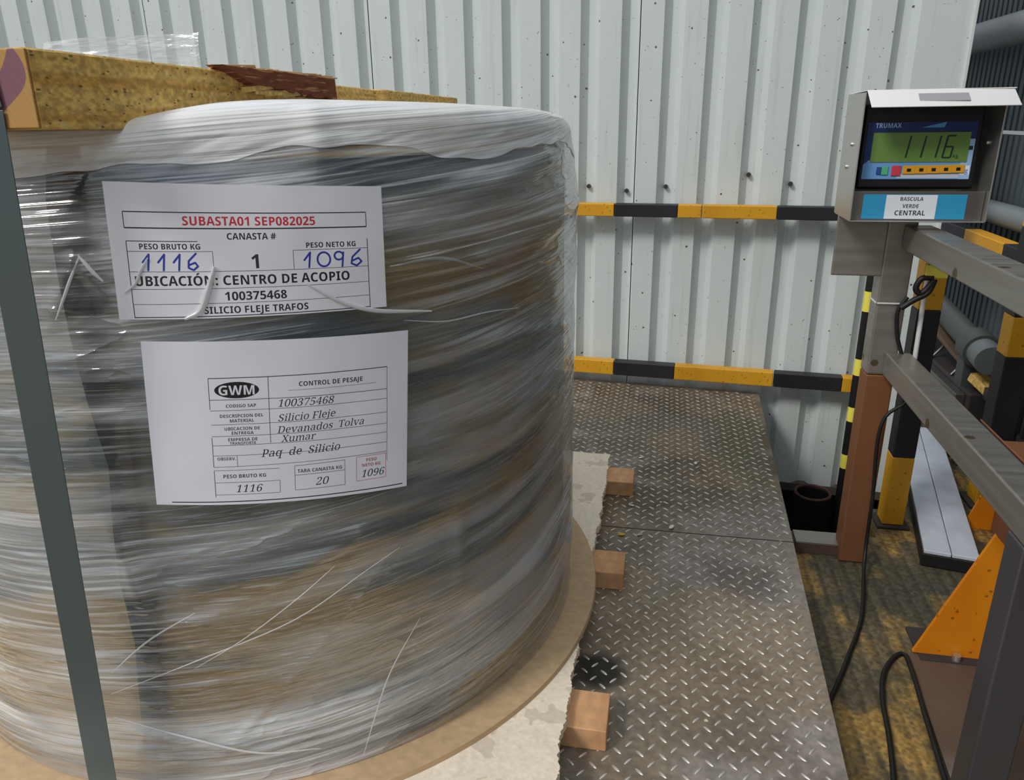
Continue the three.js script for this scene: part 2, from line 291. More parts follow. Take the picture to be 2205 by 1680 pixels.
// ------------------------------------------------------------------ the scale platform of chequer plate
const edgeX = (z) => 0.334 + 0.029 * (-1.037 - z);
const plat = thing('weighing_platform', 'grey chequer plate floor scale platform under the pallet', 'scale');
{
  const zj = -1.765, zf = -0.42, zb = (x) => -2.90 + 0.09 * x, T = 0.07;
  mesh('plate', slab([[-1.7, zj + 0.002], [-1.7, zf], [edgeX(zf), zf], [edgeX(zj), zj + 0.002 + 0.01]], T - 0.008, T), M.plate, plat);
  mesh('plate', slab([[-1.7, zb(-1.7)], [-1.7, zj - 0.002], [edgeX(zj), zj - 0.002 + 0.01], [edgeX(zb(0.38)), zb(0.38)]], T - 0.008, T), M.plate, plat);
  mesh('joint_strip', slab([[-1.7, zj - 0.02], [-1.7, zj + 0.02], [edgeX(zj) - 0.01, zj + 0.03], [edgeX(zj) - 0.01, zj - 0.01]], T - 0.016, T - 0.0081), std({ color: 0xb5aa98, roughness: 0.85 }), plat);
  mesh('side_frame', slab([[edgeX(zf) - 0.16, zf - 0.02], [edgeX(zf) - 0.11, zf - 0.02], [edgeX(-2.8) - 0.11, -2.8], [edgeX(-2.8) - 0.16, -2.8]], T - 0.05, T - 0.0165), M.darkSteel, plat);
  for (const z of [-0.6, -1.5]) mesh('foot', at(new THREE.CylinderGeometry(0.025, 0.03, T - 0.0505, 12), 0.15, (T - 0.0505) / 2, z), M.darkSteel, plat);
  // raised lugs, two crossing diagonals
  const base = new THREE.SphereGeometry(1, 8, 5, 0, Math.PI * 2, 0, Math.PI / 2); base.scale(0.0098, 0.002, 0.003);
  const spots = [];
  const P = 0.0375;
  for (let i = -14; i < 14; i++) for (let j = 11; j < 80; j++) for (const q of [0, 1]) {
    const x = i * P + q * P / 2 + 0.006, z = -j * P - q * P / 2;
    if (x > edgeX(z) - 0.012 || x < -0.36 || z < zb(x) + 0.02 || Math.abs(z - zj) < 0.014) continue;
    spots.push([x, z, (q ? 1 : -1) * rad(45) + rad(4)]);
  }
  const vis = (s) => s[0] > -0.11 && s[1] < -0.84;
  const v = spots.filter(vis).sort((a, b) => b[1] - a[1]), near = v.slice(0, 300), rest = v.slice(300).concat(spots.filter((s) => !vis(s)));
  for (const [x, z, a] of near) { const m = mesh('lug', base, M.lug, plat); m.position.set(x, T - 0.0001, z); m.rotation.y = a; }
  const im = new THREE.InstancedMesh(base, M.lug, rest.length); im.name = 'far_lugs'; const m4 = new THREE.Matrix4();
  rest.forEach(([x, z, a], k) => { m4.makeRotationY(a).setPosition(x, T - 0.0001, z); im.setMatrixAt(k, m4); });
  tag(im, null, null, null, 'stuff'); im.castShadow = im.receiveShadow = true; plat.add(im);
}

// ------------------------------------------------------------------ pallet: runners and the off-white board
const pal = thing('pallet', 'pale particle board pallet on three sawn wooden runners', 'pallet', [0, 0.07, 0]);
{
  const runner = (xr, z0, z1) => mesh('runner', boxAt(-1.52, xr, 0, 0.043, z0, z1, 0.0025), M.block, pal);
  for (const [za, zb2, x] of [[-1.006, -1.098, -0.05], [-1.476, -1.57, -0.048], [-1.932, -2.025, -0.047]]) runner(x, zb2, za);
  // board with a ragged, crumbling edge
  const pts = [], N = 420, xR = -0.118, zF = -0.60, zB = -2.075, xL = -1.50;
  const rag = (k, s, a) => a * (fbm(k, 0.3, 40, 3, s, 4) - 0.5) * 2;
  for (let i = 0; i <= N; i++) { const t = i / N; pts.push([xR + rag(t, 201, 0.007) + 0.004 * (rnd() - 0.5) - 0.004 * t, mix(zF, zB, t)]); }
  for (let i = 1; i <= 60; i++) { const t = i / 60; pts.push([mix(xR, xL, t), zB + rag(t, 203, 0.006)]); }
  for (let i = 1; i < 60; i++) { const t = i / 60; pts.push([xL + rag(t, 205, 0.006), mix(zB, zF, t)]); }
  for (let i = 0; i < 60; i++) { const t = i / 60; pts.push([mix(xL, xR, t), zF + rag(t, 207, 0.006)]); }
  mesh('top_board', slab(pts, 0.0435, 0.061), M.board, pal);
}
const YB = 0.1312; // top of the board
const disc = mesh('base_disc', at(new THREE.CylinderGeometry(0.662, 0.664, 0.008, 180), 0, 0.004, 0), M.disc);
disc.position.set(CX, YB, CZ); tag(disc, 'round brown hardboard disc under the wrapped coil', 'disc');

// ------------------------------------------------------------------ the wrapped coil
const YC = YB + 0.0085;
const coil = thing('wrapped_coil', 'large steel strip coil wrapped in clear stretch film', 'coil', [CX, YC, CZ]);
const ytop = (th) => 1.069 + 0.025 * Math.cos(th - rad(20)) - 0.023 * sstep(rad(32), rad(11), th) * sstep(rad(-24), rad(-8), th); // pressed down by the beam
{
  // steel strip: grey blue and brown windings seen through the film
  const coilMap = tex(1024, 1024, (u, v) => {
    const w = v + 0.09 * (fbm(u, v, 10, 5, 301) - 0.5);
    const band = fbm(u, w, 10, 8, 303, 4), fine = fbm(u, v, 24, 300, 307, 2);
    let c = lerp3(C(164, 176, 182), C(192, 190, 184), sstep(0.35, 0.65, band));
    const br = sstep(0.42, 0.58, fbm(u, w, 9, 5, 305, 4) + 0.16 * (0.5 - v));
    c = lerp3(c, lerp3(C(194, 158, 96), C(208, 180, 128), band), br * 0.9);
    c = lerp3(c, C(88, 110, 132), sstep(0.54, 0.7, fbm(u, w, 9, 12, 311, 4)) * 0.7);
    c = lerp3(c, C(205, 206, 204), sstep(0.6, 0.8, fbm(u + 0.4, w, 16, 20, 313, 4)) * 0.5);
    return mul3(c, 0.86 + 0.28 * fine);
  });
  const coilBump = tex(512, 1024, (u, v) => fbm(u, v, 6, 220, 315, 3), false, [4, 1]);
  const g = new THREE.CylinderGeometry(RF - 0.024, RF - 0.02, 1.0, 180, 1); g.translate(0, 0.5, 0); g.scale(1, 0.888, 1); g.rotateY(Math.PI);
  mesh('steel_coil', g, phys({ map: coilMap, bumpMap: coilBump, bumpScale: 0.002, roughness: 0.38, metalness: 0.45 }), coil);

  { // upright dark band on the steel, under the film
    const pts = [[118, 318], [128, 440], [150, 600], [180, 720], [222, 860], [258, 1010], [272, 1150], [292, 1260], [312, 1390], [330, 1560], [338, 1620]].map(([x, y]) => onDrum(x, y, RF - 0.006)).filter((q) => q[1] > 0.16);
    const P = [], I = [];
    pts.forEach(([th, y], k) => { const hw = (0.019 + 0.004 * Math.sin(k * 2.1)) / RF; const ri = RF - 0.0085 - 0.013 * sstep(0.9, 1.05, y); for (const [e, r] of [[-hw, ri], [hw, ri], [hw, ri - 0.0015], [-hw, ri - 0.0015]]) { const p = drumPt(th + e, y, r); P.push(p.x - CX, p.y - YC, p.z - CZ); } if (k) { const b = k * 4, a = b - 4; for (const q of [0, 1, 2, 3]) { const q2 = (q + 1) % 4; I.push(a + q, a + q2, b + q2, a + q, b + q2, b + q); } } });
    const g = new THREE.BufferGeometry(); g.setAttribute('position', new THREE.Float32BufferAttribute(P, 3)); g.setIndex(I); const q = g.toNonIndexed(); q.computeVertexNormals();
    q.setAttribute('uv', new THREE.Float32BufferAttribute(new Float32Array(q.attributes.position.count * 2), 2));
    mesh('inner_band', q, std({ color: new THREE.Color().setRGB(0.03, 0.033, 0.035), roughness: 0.5, metalness: 0.3, side: THREE.DoubleSide }), coil).userData.label = 'dark band under the film';
  }
  // film: a full sleeve folded over the top, with ridges and sagging wraps
  const ridges = [];
  const ridge = (x1, y1, x2, y2, amp, wid) => { const a = onDrum(x1, y1, RF), b = onDrum(x2, y2, RF); ridges.push([a[0] * RF, a[1], b[0] * RF, b[1], amp, wid]); };
  ridge(840, 560, 1040, 560, 0.011, 0.014); ridge(1040, 560, 1236, 430, 0.016, 0.02); ridge(900, 690, 1110, 665, 0.007, 0.008);
  ridge(860, 430, 1200, 330, 0.006, 0.02); ridge(560, 300, 900, 330, 0.006, 0.03); ridge(880, 1300, 1215, 1160, 0.006, 0.02);
  ridge(330, 1380, 780, 1150, 0.005, 0.012); ridge(780, 1150, 1200, 960, 0.006, 0.014); ridge(270, 1570, 620, 1620, 0.005, 0.01);
  ridge(960, 740, 1225, 690, 0.006, 0.012); ridge(470, 1640, 850, 1180, 0.003, 0.006); ridge(990, 1050, 990, 1250, 0.006, 0.012);
  ridge(160, 560, 250, 640, 0.006, 0.008); ridge(150, 420, 240, 300, 0.006, 0.015); ridge(110, 700, 160, 560, 0.006, 0.008);
  ridge(680, 230, 690, 390, 0.006, 0.02); ridge(240, 1150, 330, 1330, 0.005, 0.015); ridge(1000, 430, 1230, 300, 0.005, 0.015);
  const ridgeAt = (s, y) => { let d = 0; for (const [x1, y1, x2, y2, a, w] of ridges) { const dx = x2 - x1, dy = y2 - y1, t = clamp(((s - x1) * dx + (y - y1) * dy) / (dx * dx + dy * dy)), q = Math.hypot(s - x1 - t * dx, y - y1 - t * dy) / w; if (q < 3) d += a * Math.exp(-q * q) * Math.sin(Math.PI * clamp(0.15 + 0.7 * t)); } return d; };
  const NT = 480, NY = 230, NC = 26, pos = [], uv = [], idx = [];
  const Rp = (y) => y < 0.93 ? mix(RF - 0.004, RF, sstep(0.15, 0.9, y)) : mix(RF, RF - 0.013, sstep(0.95, 1.07, y));
  const rows = NY + NC, rs = 0.032;
  const sideR = (u, th, y) => { const t = (y - YC) / (ytop(th) - rs - YC); return Rp(y) + sstep(0, 0.04, t) * (0.013 * (fbm(u, t, 14, 8, 321, 3) - 0.5) + 0.007 * (fbm(u, t - 0.6 * u, 18, 20, 323, 4) - 0.5) + 0.002 * (fbm(u, t - 1.0 * u, 40, 150, 325, 2) - 0.5) + ridgeAt(th * RF, y)); };
  const capPt = (u, th, k) => { // k 0..1 from the shoulder to the middle of the top
    const yt = ytop(th), bend = Math.min(1, k / 0.4), a = bend * Math.PI / 2; let R = sideR(u, th, yt - rs) - rs * (1 - Math.cos(a)), y = yt - rs + rs * Math.sin(a);
    if (k > 0.4) { const q = (k - 0.4) / 0.6; R = mix(R, 0.02, q); y = mix(y, 1.034, sstep(0, 0.5, q)); }
    return [R, y + 0.006 * (fbm(u, k, 24, 5, 327, 3) - 0.5) * sstep(0, 0.3, k)];
  };
  const put = (P, U, u, th, R, y, vv) => { P.push(R * Math.sin(th), y - YC, R * Math.cos(th)); U.push(u * 3, vv - 0.07 * th * RF); }; // the film was wound as a rising helix
  for (let j = 0; j <= rows; j++) for (let i = 0; i <= NT; i++) {
    const th = -Math.PI + 2 * Math.PI * i / NT, u = i / NT, yt = ytop(th);
    if (j <= NY) { const y = mix(YC + 0.001, yt - rs, j / NY); put(pos, uv, u, th, sideR(u, th, y), y, y); }
    else { const k = (j - NY) / NC, [R, y] = capPt(u, th, k); put(pos, uv, u, th, R, y, y + 0.05 * k); }
  }
  // the many layers gathered over the top edge: a whiter sheet with a wavy lower edge
  const gp = [], gu = [], gi = [], GS = 14, GR = GS + 12;
  for (let j = 0; j <= GR; j++) for (let i = 0; i <= NT; i++) {
    const th = -Math.PI + 2 * Math.PI * i / NT, u = i / NT, yt = ytop(th), yb = yt - rs - 0.004 - 0.05 * Math.pow(fbm(u, 0.5, 26, 3, 351, 3), 1.5);
    if (j <= GS) { const y = mix(yb, yt - rs, j / GS); put(gp, gu, u, th, sideR(u, th, y) + 0.0012, y, y); }
    else { const k = (j - GS) / NC, [R, y] = capPt(u, th, k); put(gp, gu, u, th, R + 0.0012, y + 0.0012, y + 0.05 * k); }
  }
  for (let j = 0; j < GR; j++) for (let i = 0; i < NT; i++) { const a = j * (NT + 1) + i, b = a + NT + 1; gi.push(a, a + 1, b + 1, a, b + 1, b); }
  const idx2 = [];
  for (let j = 0; j < rows; j++) for (let i = 0; i < NT; i++) { const a = j * (NT + 1) + i, b = a + NT + 1; (j < NY + 2 ? idx : idx2).push(a, a + 1, b + 1, a, b + 1, b); }
  const fg = new THREE.BufferGeometry(); fg.setAttribute('position', new THREE.Float32BufferAttribute(pos, 3)); fg.setAttribute('uv', new THREE.Float32BufferAttribute(uv, 2)); fg.setIndex(idx.concat(idx2)); fg.computeVertexNormals();
  // stretch lines and crumples in the film
  const wrink = (u, v) => {
    const w = v + 0.02 * (fbm(u, v, 4, 4, 331, 2) - 0.5);
    const l1 = fbm(u, w, 3, 230, 333, 3), l2 = fbm(u, w, 4, 46, 335, 3), dash = fbm(u, w, 50, 300, 336, 2);
    const pat = sstep(0.46, 0.62, fbm(u, v, 5, 6, 337, 2)), n = fbm(u, v, 9, 18, 339, 4), cr = Math.pow(1 - Math.abs(2 * n - 1), 7);
    return 0.36 * l1 + 0.3 * l2 + 0.14 * pat * dash + 0.36 * pat * cr;
  };
  const filmBump = tex(1024, 2048, wrink, false);
  const milk = tex(1024, 2048, (u, v) => { // share of clear film; the rest is milky layered film
    const w = v + 0.03 * (fbm(u, v, 4, 4, 341, 2) - 0.5);
    const zone = sstep(0.35, 0.65, fbm(u, v, 4, 5, 346, 2));
    return 0.95 - 0.3 * sstep(0.48, 0.74, fbm(u, w, 3, 26, 343, 4)) - 0.22 * sstep(0.5, 0.72, fbm(u, w, 4, 7, 345, 3)) - 0.36 * zone * sstep(0.5, 0.72, fbm(u, w, 4, 200, 347, 3));
  }, false);
  M.film = phys({ color: 0xe6e9ec, roughness: 0.11, transmission: 1, transmissionMap: milk, thickness: 0, ior: 1.95, bumpMap: filmBump, bumpScale: 0.0065, side: THREE.DoubleSide });
  M.sleeve = mesh('stretch_film', fg, M.film, coil);
  const ft2 = new THREE.BufferGeometry(); ft2.setAttribute('position', new THREE.Float32BufferAttribute(gp, 3)); ft2.setAttribute('uv', new THREE.Float32BufferAttribute(gu, 2)); ft2.setIndex(gi); ft2.computeVertexNormals();
  mesh('gathered_film', ft2, phys({ color: 0xfbfcfd, roughness: 0.28, transmission: 0.25, thickness: 0, ior: 1.75, bumpMap: filmBump, bumpScale: 0.005, side: THREE.DoubleSide }), coil);
}
// local fold of film over the upper label
M.fold = phys({ color: 0xf2f3f5, roughness: 0.18, transmission: 0.45, thickness: 0, ior: 1.6, side: THREE.DoubleSide });
const RL = RF + 0.013;
function fold(pxs, w0, Rf = RL + 0.002, parent = M.sleeve) {
  const c = new THREE.CatmullRomCurve3(pxs.map(([x, y]) => { const [th, yy] = onDrum(x, y, Rf); return drumPt(th, yy, Rf); }));
  const g = new THREE.TubeGeometry(c, 30, 1, 6), p = g.attributes.position, n = g.attributes.normal, v = new THREE.Vector3(), cc = new THREE.Vector3();
  for (let i = 0; i < p.count; i++) { const k = Math.floor(i / 7) / 30; c.getPointAt(Math.min(1, k), cc); const r = w0 * (0.25 + 0.75 * Math.sin(Math.PI * clamp(0.05 + 0.9 * k))); const out = new THREE.Vector3(cc.x - CX, 0, cc.z - CZ).normalize(); v.fromBufferAttribute(n, i); const o = v.dot(out); v.addScaledVector(out, -o * 0.6).multiplyScalar(r).add(cc); p.setXYZ(i, v.x - CX, v.y - YC, v.z - CZ); }
  g.computeVertexNormals(); mesh('film_fold', g, M.fold, parent);
}
fold([[398, 688], [430, 672], [446, 632], [462, 574]], 0.0042);
fold([[660, 612], [735, 650], [800, 668], [930, 670]], 0.0028);
fold([[268, 632], [292, 610], [302, 585], [318, 555]], 0.002);
fold([[168, 550], [182, 566], [200, 586], [222, 606]], 0.0028);
const RO = RF + 0.0085;
fold([[240, 1495], [420, 1425], [640, 1332], [790, 1228], [862, 1178]], 0.0011, RO); fold([[782, 1630], [806, 1550], [840, 1450], [905, 1330]], 0.0012, RO);
fold([[245, 1545], [400, 1588], [560, 1622], [690, 1612]], 0.0022, RO);
fold([[870, 690], [960, 692], [1050, 672], [1115, 663]], 0.0011, RO); fold([[840, 574], [950, 556], [1040, 578]], 0.002, RO);
fold([[420, 1440], [520, 1380], [640, 1290], [720, 1220]], 0.0009, RO); fold([[240, 1450], [320, 1380], [420, 1320]], 0.0014, RO);
fold([[120, 690], [138, 640], [152, 600], [170, 555]], 0.002, RO);

// ------------------------------------------------------------------ paper labels
function paper(name, corners, R, map, label) { // corners TL TR BR BL in pixels
  const q = corners.map(([x, y]) => onDrum(x, y, R)), NX = 40, NYp = 20, c0 = drumPt((q[0][0] + q[1][0]) / 2, q[3][1], R);
  const mk = (off) => { const pos = [], uv = []; for (let j = 0; j <= NYp; j++) for (let i = 0; i <= NX; i++) { const s = i / NX, t = j / NYp; const th = mix(mix(q[0][0], q[1][0], s), mix(q[3][0], q[2][0], s), t), y = mix(mix(q[0][1], q[1][1], s), mix(q[3][1], q[2][1], s), t); const rip = 0.0016 * (fbm(s * 0.9 + 0.05, t * 0.9 + 0.05, 7, 4, 401, 2) - 0.5); const p = drumPt(th, y, R + off + rip); pos.push([p.x - c0.x, p.y - c0.y, p.z - c0.z]); uv.push([s, 1 - t]); } return [pos, uv]; };
  const [pf, uf] = mk(0.0006), [pb] = mk(0), P = [], U = [], I = [], n = pf.length, w = NX + 1;
  pf.forEach((p, k) => { P.push(...p); U.push(...uf[k]); }); pb.forEach((p, k) => { P.push(...p); U.push(...uf[k]); });
  for (let j = 0; j < NYp; j++) for (let i = 0; i < NX; i++) { const a = j * w + i, b = a + w; I.push(a, b, b + 1, a, b + 1, a + 1, n + a, n + b + 1, n + b, n + a, n + a + 1, n + b + 1); }
  const g = new THREE.BufferGeometry(); g.setAttribute('position', new THREE.Float32BufferAttribute(P, 3)); g.setAttribute('uv', new THREE.Float32BufferAttribute(U, 2)); g.setIndex(I); g.computeVertexNormals();
  const m = mesh(name, g, phys({ map, roughness: 0.55, clearcoat: 0.5, clearcoatRoughness: 0.12 }));
  m.position.copy(c0); tag(m, label, 'label'); return m;
}
const hand = (g, s, x, y, size, col, rot = 0, sx = 1) => { g.save(); g.translate(x, y); g.rotate(rot); g.scale(sx, 1); g.fillStyle = col; g.textAlign = 'left'; g.font = `italic ${size}px serif`; g.fillText(s, 0, 0); g.restore(); };
const up = canvasTex(2048, 1000, (g, w, h) => {
  g.fillStyle = '#f5f6ff'; g.fillRect(0, 0, w, h);
  const T = (s, x, y, size, col, b = 'bold', al = 'center') => { g.fillStyle = col; g.font = `${b} ${size}px sans-serif`; g.textAlign = al; g.fillText(s, x, y); };
  const L = (x1, y1, x2, y2, lw = 6) => { g.strokeStyle = '#33333d'; g.lineWidth = lw; g.beginPath(); g.moveTo(x1, y1); g.lineTo(x2, y2); g.stroke(); };
  const x0 = 115, x1 = 1905;
  L(x0, 205, x1, 205, 8); L(x0, 320, x1, 320, 10); L(x0, 205, x0, 320); L(x1, 205, x1, 320);
  T('SUBASTA01 SEP082025', 1010, 298, 92, '#d2303f');
  T('CANASTA #', 1010, 402, 68, '#2c2c36');
  L(x0, 415, 620, 415); L(x0, 490, 720, 490, 4); L(x0, 415, x0, 990); L(720, 490, 720, 640, 4);
  T('PESO BRUTO KG', 420, 474, 58, '#2c2c36'); T('PESO NETO KG', 1610, 474, 58, '#2c2c36');
  L(1310, 490, x1, 490, 4); L(1310, 490, 1310, 640, 4); L(x1, 415, x1, 990);
  T('1', 1030, 622, 150, '#30303a');
  const S = (pts, lw = 15) => { g.strokeStyle = '#2f3fae'; g.lineWidth = lw; g.lineCap = g.lineJoin = 'round'; g.beginPath(); pts.forEach(([x, y], i) => i ? g.lineTo(x, y) : g.moveTo(x, y)); g.stroke(); };
  const O = (x, y, rx, ry, a0 = 0, a1 = 6.3) => { g.strokeStyle = '#2f3fae'; g.lineWidth = 15; g.beginPath(); g.ellipse(x, y, rx, ry, 0, a0, a1); g.stroke(); };
  const one = (x) => S([[x - 48, 570], [x, 512], [x - 14, 628]]);
  one(265); one(375); one(485); S([[600, 505], [545, 560], [540, 610], [575, 628], [608, 600], [590, 572], [545, 590]]);
  one(1440); O(1545, 570, 50, 56); O(1665, 545, 34, 32); S([[1702, 520], [1690, 632]]); S([[1840, 502], [1775, 560], [1765, 612], [1808, 632], [1850, 600], [1825, 570], [1775, 590]]);
  L(x0, 640, x1, 640, 4); T('UBICACIÓN: CENTRO DE ACOPIO', 140, 745, 103, '#24242e', 'bold', 'left');
  L(x0, 770, x1, 770, 4); T('100375468', 1010, 865, 94, '#24242e'); L(x0, 885, x1, 885, 4);
  T('SILICIO FLEJE TRAFOS', 1010, 965, 76, '#2c2c36'); L(x0, 985, x1, 985, 7);
});
paper('auction_label', [[220, 390], [820, 401], [832, 660], [258, 688]], RL, up, 'white printed auction label with red heading and handwritten 1116 and 1096');
const low = canvasTex(2048, 1400, (g, w, h) => {
  g.fillStyle = '#f2f4ff'; g.fillRect(0, 0, w, h);
  const L = (x1, y1, x2, y2, lw = 5, c = '#4a4a58') => { g.strokeStyle = c; g.lineWidth = lw; g.beginPath(); g.moveTo(x1, y1); g.lineTo(x2, y2); g.stroke(); };
  const T = (s, x, y, size, col = '#3a3a48', al = 'center', f = 'bold') => { g.fillStyle = col; g.font = `${f} ${size}px sans-serif`; g.textAlign = al; g.fillText(s, x, y); };
  const X0 = 460, X1 = 1860, XM = 900;
  L(X0, 300, X1, 290, 7); L(X0, 480, X1, 480); L(X0, 300, X0, 560); L(XM, 300, XM, 860); L(X1, 290, X1, 1130, 4);
  g.fillStyle = '#15151c'; g.beginPath(); g.ellipse(665, 400, 165, 68, 0, 0, 7); g.fill();
  T('GWM', 665, 440, 110, '#eceefa');
  T('CONTROL DE PESAJE', 1390, 390, 54); L(1050, 420, 1760, 416, 3);
  for (const y of [570, 690, 790, 870, 960]) L(X0, y, X1, y - 6, 4);
  T('CODIGO SAP', 690, 545, 38); T('DESCRIPCION DEL', 690, 630, 38); T('MATERIAL', 690, 672, 38); T('UBICACION DE', 690, 740, 38); T('ENTREGA', 690, 778, 38); T('EMPRESA DE', 690, 834, 38); T('TRANSPORTE', 690, 864, 32);
  const B = '#20202c';
  hand(g, '100375468', 960, 555, 88, B); hand(g, 'Silicio Fleje', 960, 680, 84, B, -0.02); hand(g, 'Devanados  Tolva', 950, 782, 84, B, -0.02); hand(g, 'Xumar', 980, 862, 82, B, -0.03); hand(g, 'Paq  de  Silicio', 820, 985, 92, B, -0.02);
  L(X0, 800, X0, 1060); T('OBSERV.', 560, 1000, 36); L(640, 960, 640, 1060, 4); L(X0, 1060, X1, 1040, 4);
  L(X0, 1090, 960, 1090, 4); L(X0, 1090, X0, 1330); L(X0, 1200, 960, 1200, 4); T('PESO BRUTO KG', 690, 1160, 44); hand(g, '1116', 610, 1290, 92, B); L(960, 1200, 960, 1310, 4); L(X0, 1310, 960, 1310, 4);
  L(1080, 1080, 1490, 1070, 4); L(1080, 1080, 1080, 1300, 4); T('TARA CANASTA KG', 1285, 1146, 42); L(1080, 1166, 1490, 1160, 4); hand(g, '20', 1240, 1270, 96, B); L(1490, 1070, 1490, 1300, 4); L(1080, 1300, 1490, 1296, 4);
  const rd = '#b8506a'; L(1590, 1060, 1850, 1056, 4, rd); L(1590, 1060, 1590, 1280, 4, rd); L(1850, 1056, 1850, 1276, 4, rd); L(1590, 1280, 1850, 1276, 4, rd); T('PESO', 1720, 1110, 40, rd); T('NETO KG', 1720, 1155, 40, rd); hand(g, '1096', 1625, 1250, 92, B);
  L(120, 1375, w - 40, 1368, 9, '#2c2c38');
});
paper('weighing_form', [[303, 735], [878, 711], [875, 1046], [338, 1086]], RL, low, 'white handwritten weighing form with a black oval logo, on the film below the other label');

// ------------------------------------------------------------------ timber on top, strap, clear sleeve
const bn = onZ(58, 101, -0.68), bf = onZ(985, 211, -1.88);
const BH = 0.073, BW = 0.17;
const beam = thing('timber_beam', 'yellow sawn timber beam lying across the coil top with a broken edge', 'beam');
{
  const d = bf.clone().sub(bn), L = d.length(), dir = d.clone().normalize(), side = new THREE.Vector3().crossVectors(new THREE.Vector3(0, 1, 0), dir).normalize(), upv = new THREE.Vector3().crossVectors(dir, side);
  // side points to +x for dir = -z?  make it so that +side is the face towards the camera's right
  if (side.x < 0) side.negate();
  const m = new THREE.Matrix4().makeBasis(side, upv, dir.clone()).setPosition(bn);
  const loc = (g) => { // side, up and dir are left-handed: turn the triangles round after the move
    g = g.index ? g.toNonIndexed() : g; g.applyMatrix4(m);
    for (const a of Object.values(g.attributes)) for (let i = 0; i < a.count; i += 3) for (let k = 0; k < a.itemSize; k++) { const j = (i + 1) * a.itemSize + k, l = (i + 2) * a.itemSize + k, t = a.array[j]; a.array[j] = a.array[l]; a.array[l] = t; }
    g.computeVertexNormals(); return g;
  };
  // local: x 0 (visible face) .. -BW, y 0 (top) .. -BH, z 0 (near) .. L
  const sh = new THREE.Shape(); sh.moveTo(0, -0.002); sh.lineTo(-0.002, 0); sh.lineTo(-BW, 0); sh.lineTo(-BW, -BH); sh.lineTo(0, -BH); sh.closePath();
  const body = new THREE.ExtrudeGeometry(sh, { depth: L, steps: 60, bevelEnabled: false });
  // chipped near bottom corner and sunken broken part
  const p = body.attributes.position;
  for (let i = 0; i < p.count; i++) { let x = p.getX(i), y = p.getY(i), z = p.getZ(i); if (x > -0.003) { const n = fbm(z * 0.8, (y + BH) * 3, 60, 30, 501, 3) - 0.5; x += 0.004 * n; if (z > 0.42 * L && z < 0.66 * L && y > -0.01) { x -= 0.02; } } p.setXYZ(i, x, y, z); }
  const bg = uvm(body); { const uvA = bg.attributes.uv; for (let i = 0; i < uvA.count; i++) uvA.setXY(i, uvA.getX(i) * 1.0, uvA.getY(i) * 2.4); }
  body.computeVertexNormals(); mesh('body', loc(bg), M.beam, beam);
  // end grain cap
  const cap = new THREE.PlaneGeometry(BW - 0.002, BH - 0.002); const cb = rbox(BW - 0.002, BH - 0.002, 0.003, 0.001); const cu = cb.attributes.uv, cp = cb.attributes.position; for (let i = 0; i < cu.count; i++) cu.setXY(i, cp.getX(i) / (BW * 0.62) + 0.19, cp.getY(i) / BH + 0.5);
  cb.translate(-BW / 2, -BH / 2, -0.0016); mesh('end_grain', loc(cb), M.beamEnd, beam);
  // broken, bark-brown slab with splinters on the visible edge
  const bz = (px) => { const q = onDrumLine(px); return q; };
  function onDrumLine(px) { // distance along the beam's top edge whose pixel x is px
    let a = 0, b = 1; for (let k = 0; k < 40; k++) { const t = (a + b) / 2, q = bn.clone().lerp(bf, t).sub(EYE), X = W / 2 + F * q.dot(camR) / q.dot(fw); if (X < px) a = t; else b = t; } return a * L;
  }
  const z1 = bz(458), z2 = bz(702), n = 26, o = [];
  for (let i = 0; i <= n; i++) { const t = i / n; o.push([mix(z1, z2, t), 0.004 + 0.003 * (fbm(t, 0.2, 22, 3, 511, 2) - 0.3)]); }
  for (let i = n; i >= 0; i--) { const t = i / n; o.push([mix(z1 + 0.05, z2 + 0.004, t), mix(-0.012, -0.030, t) + 0.012 * (fbm(t, 0.7, 14, 3, 513, 2) - 0.5)]); }
  const g = prism(o, -0.016, 0.010); g.rotateY(-Math.PI / 2); const slabM = mesh('broken_slab', loc(uvm(g)), M.bark, beam);
  for (let i = 0; i < 34; i++) { const a = mix(z1, z2 - 0.05, rnd()), len = rr(0.05, 0.16); const s = boxBetween(new THREE.Vector3(rr(-0.01, 0.011), rr(0.002, 0.006), a), new THREE.Vector3(rr(-0.008, 0.011), rr(0.003, 0.009), Math.min(a + len, z2 + 0.02)), rr(0.003, 0.007), rr(0.0016, 0.004), 0.0006); mesh('splinter', loc(s), M.splinter, slabM); }
  for (let i = 0; i < 5; i++) { const a = mix(z1 + 0.03, z2 - 0.1, rnd()); const s = boxBetween(new THREE.Vector3(0.0115, rr(-0.03, -0.018), a), new THREE.Vector3(0.0125, rr(-0.026, -0.014), a + rr(0.06, 0.14)), 0.0025, rr(0.003, 0.007), 0.0006); mesh('splinter', loc(s), i % 2 ? M.splinter : M.beam, slabM); }
  const zc = bz(650); const fl = prism([[-0.030, -0.008], [-0.018, 0.0], [0.012, -0.002], [0.016, -0.016], [0.006, -0.03], [-0.006, -0.036], [-0.012, -0.026]], 0.0105, 0.0145); fl.rotateY(-Math.PI / 2); fl.translate(0, 0, zc); mesh('splinter', loc(fl), std({ color: 0xdcc0a0, roughness: 0.8 }), beam);
  const stub = at(rbox(0.02, 0.028, 0.09, 0.002), 0.012, -BH + 0.026, bz(705)); mesh('stub', loc(stub), M.beam, beam);
}
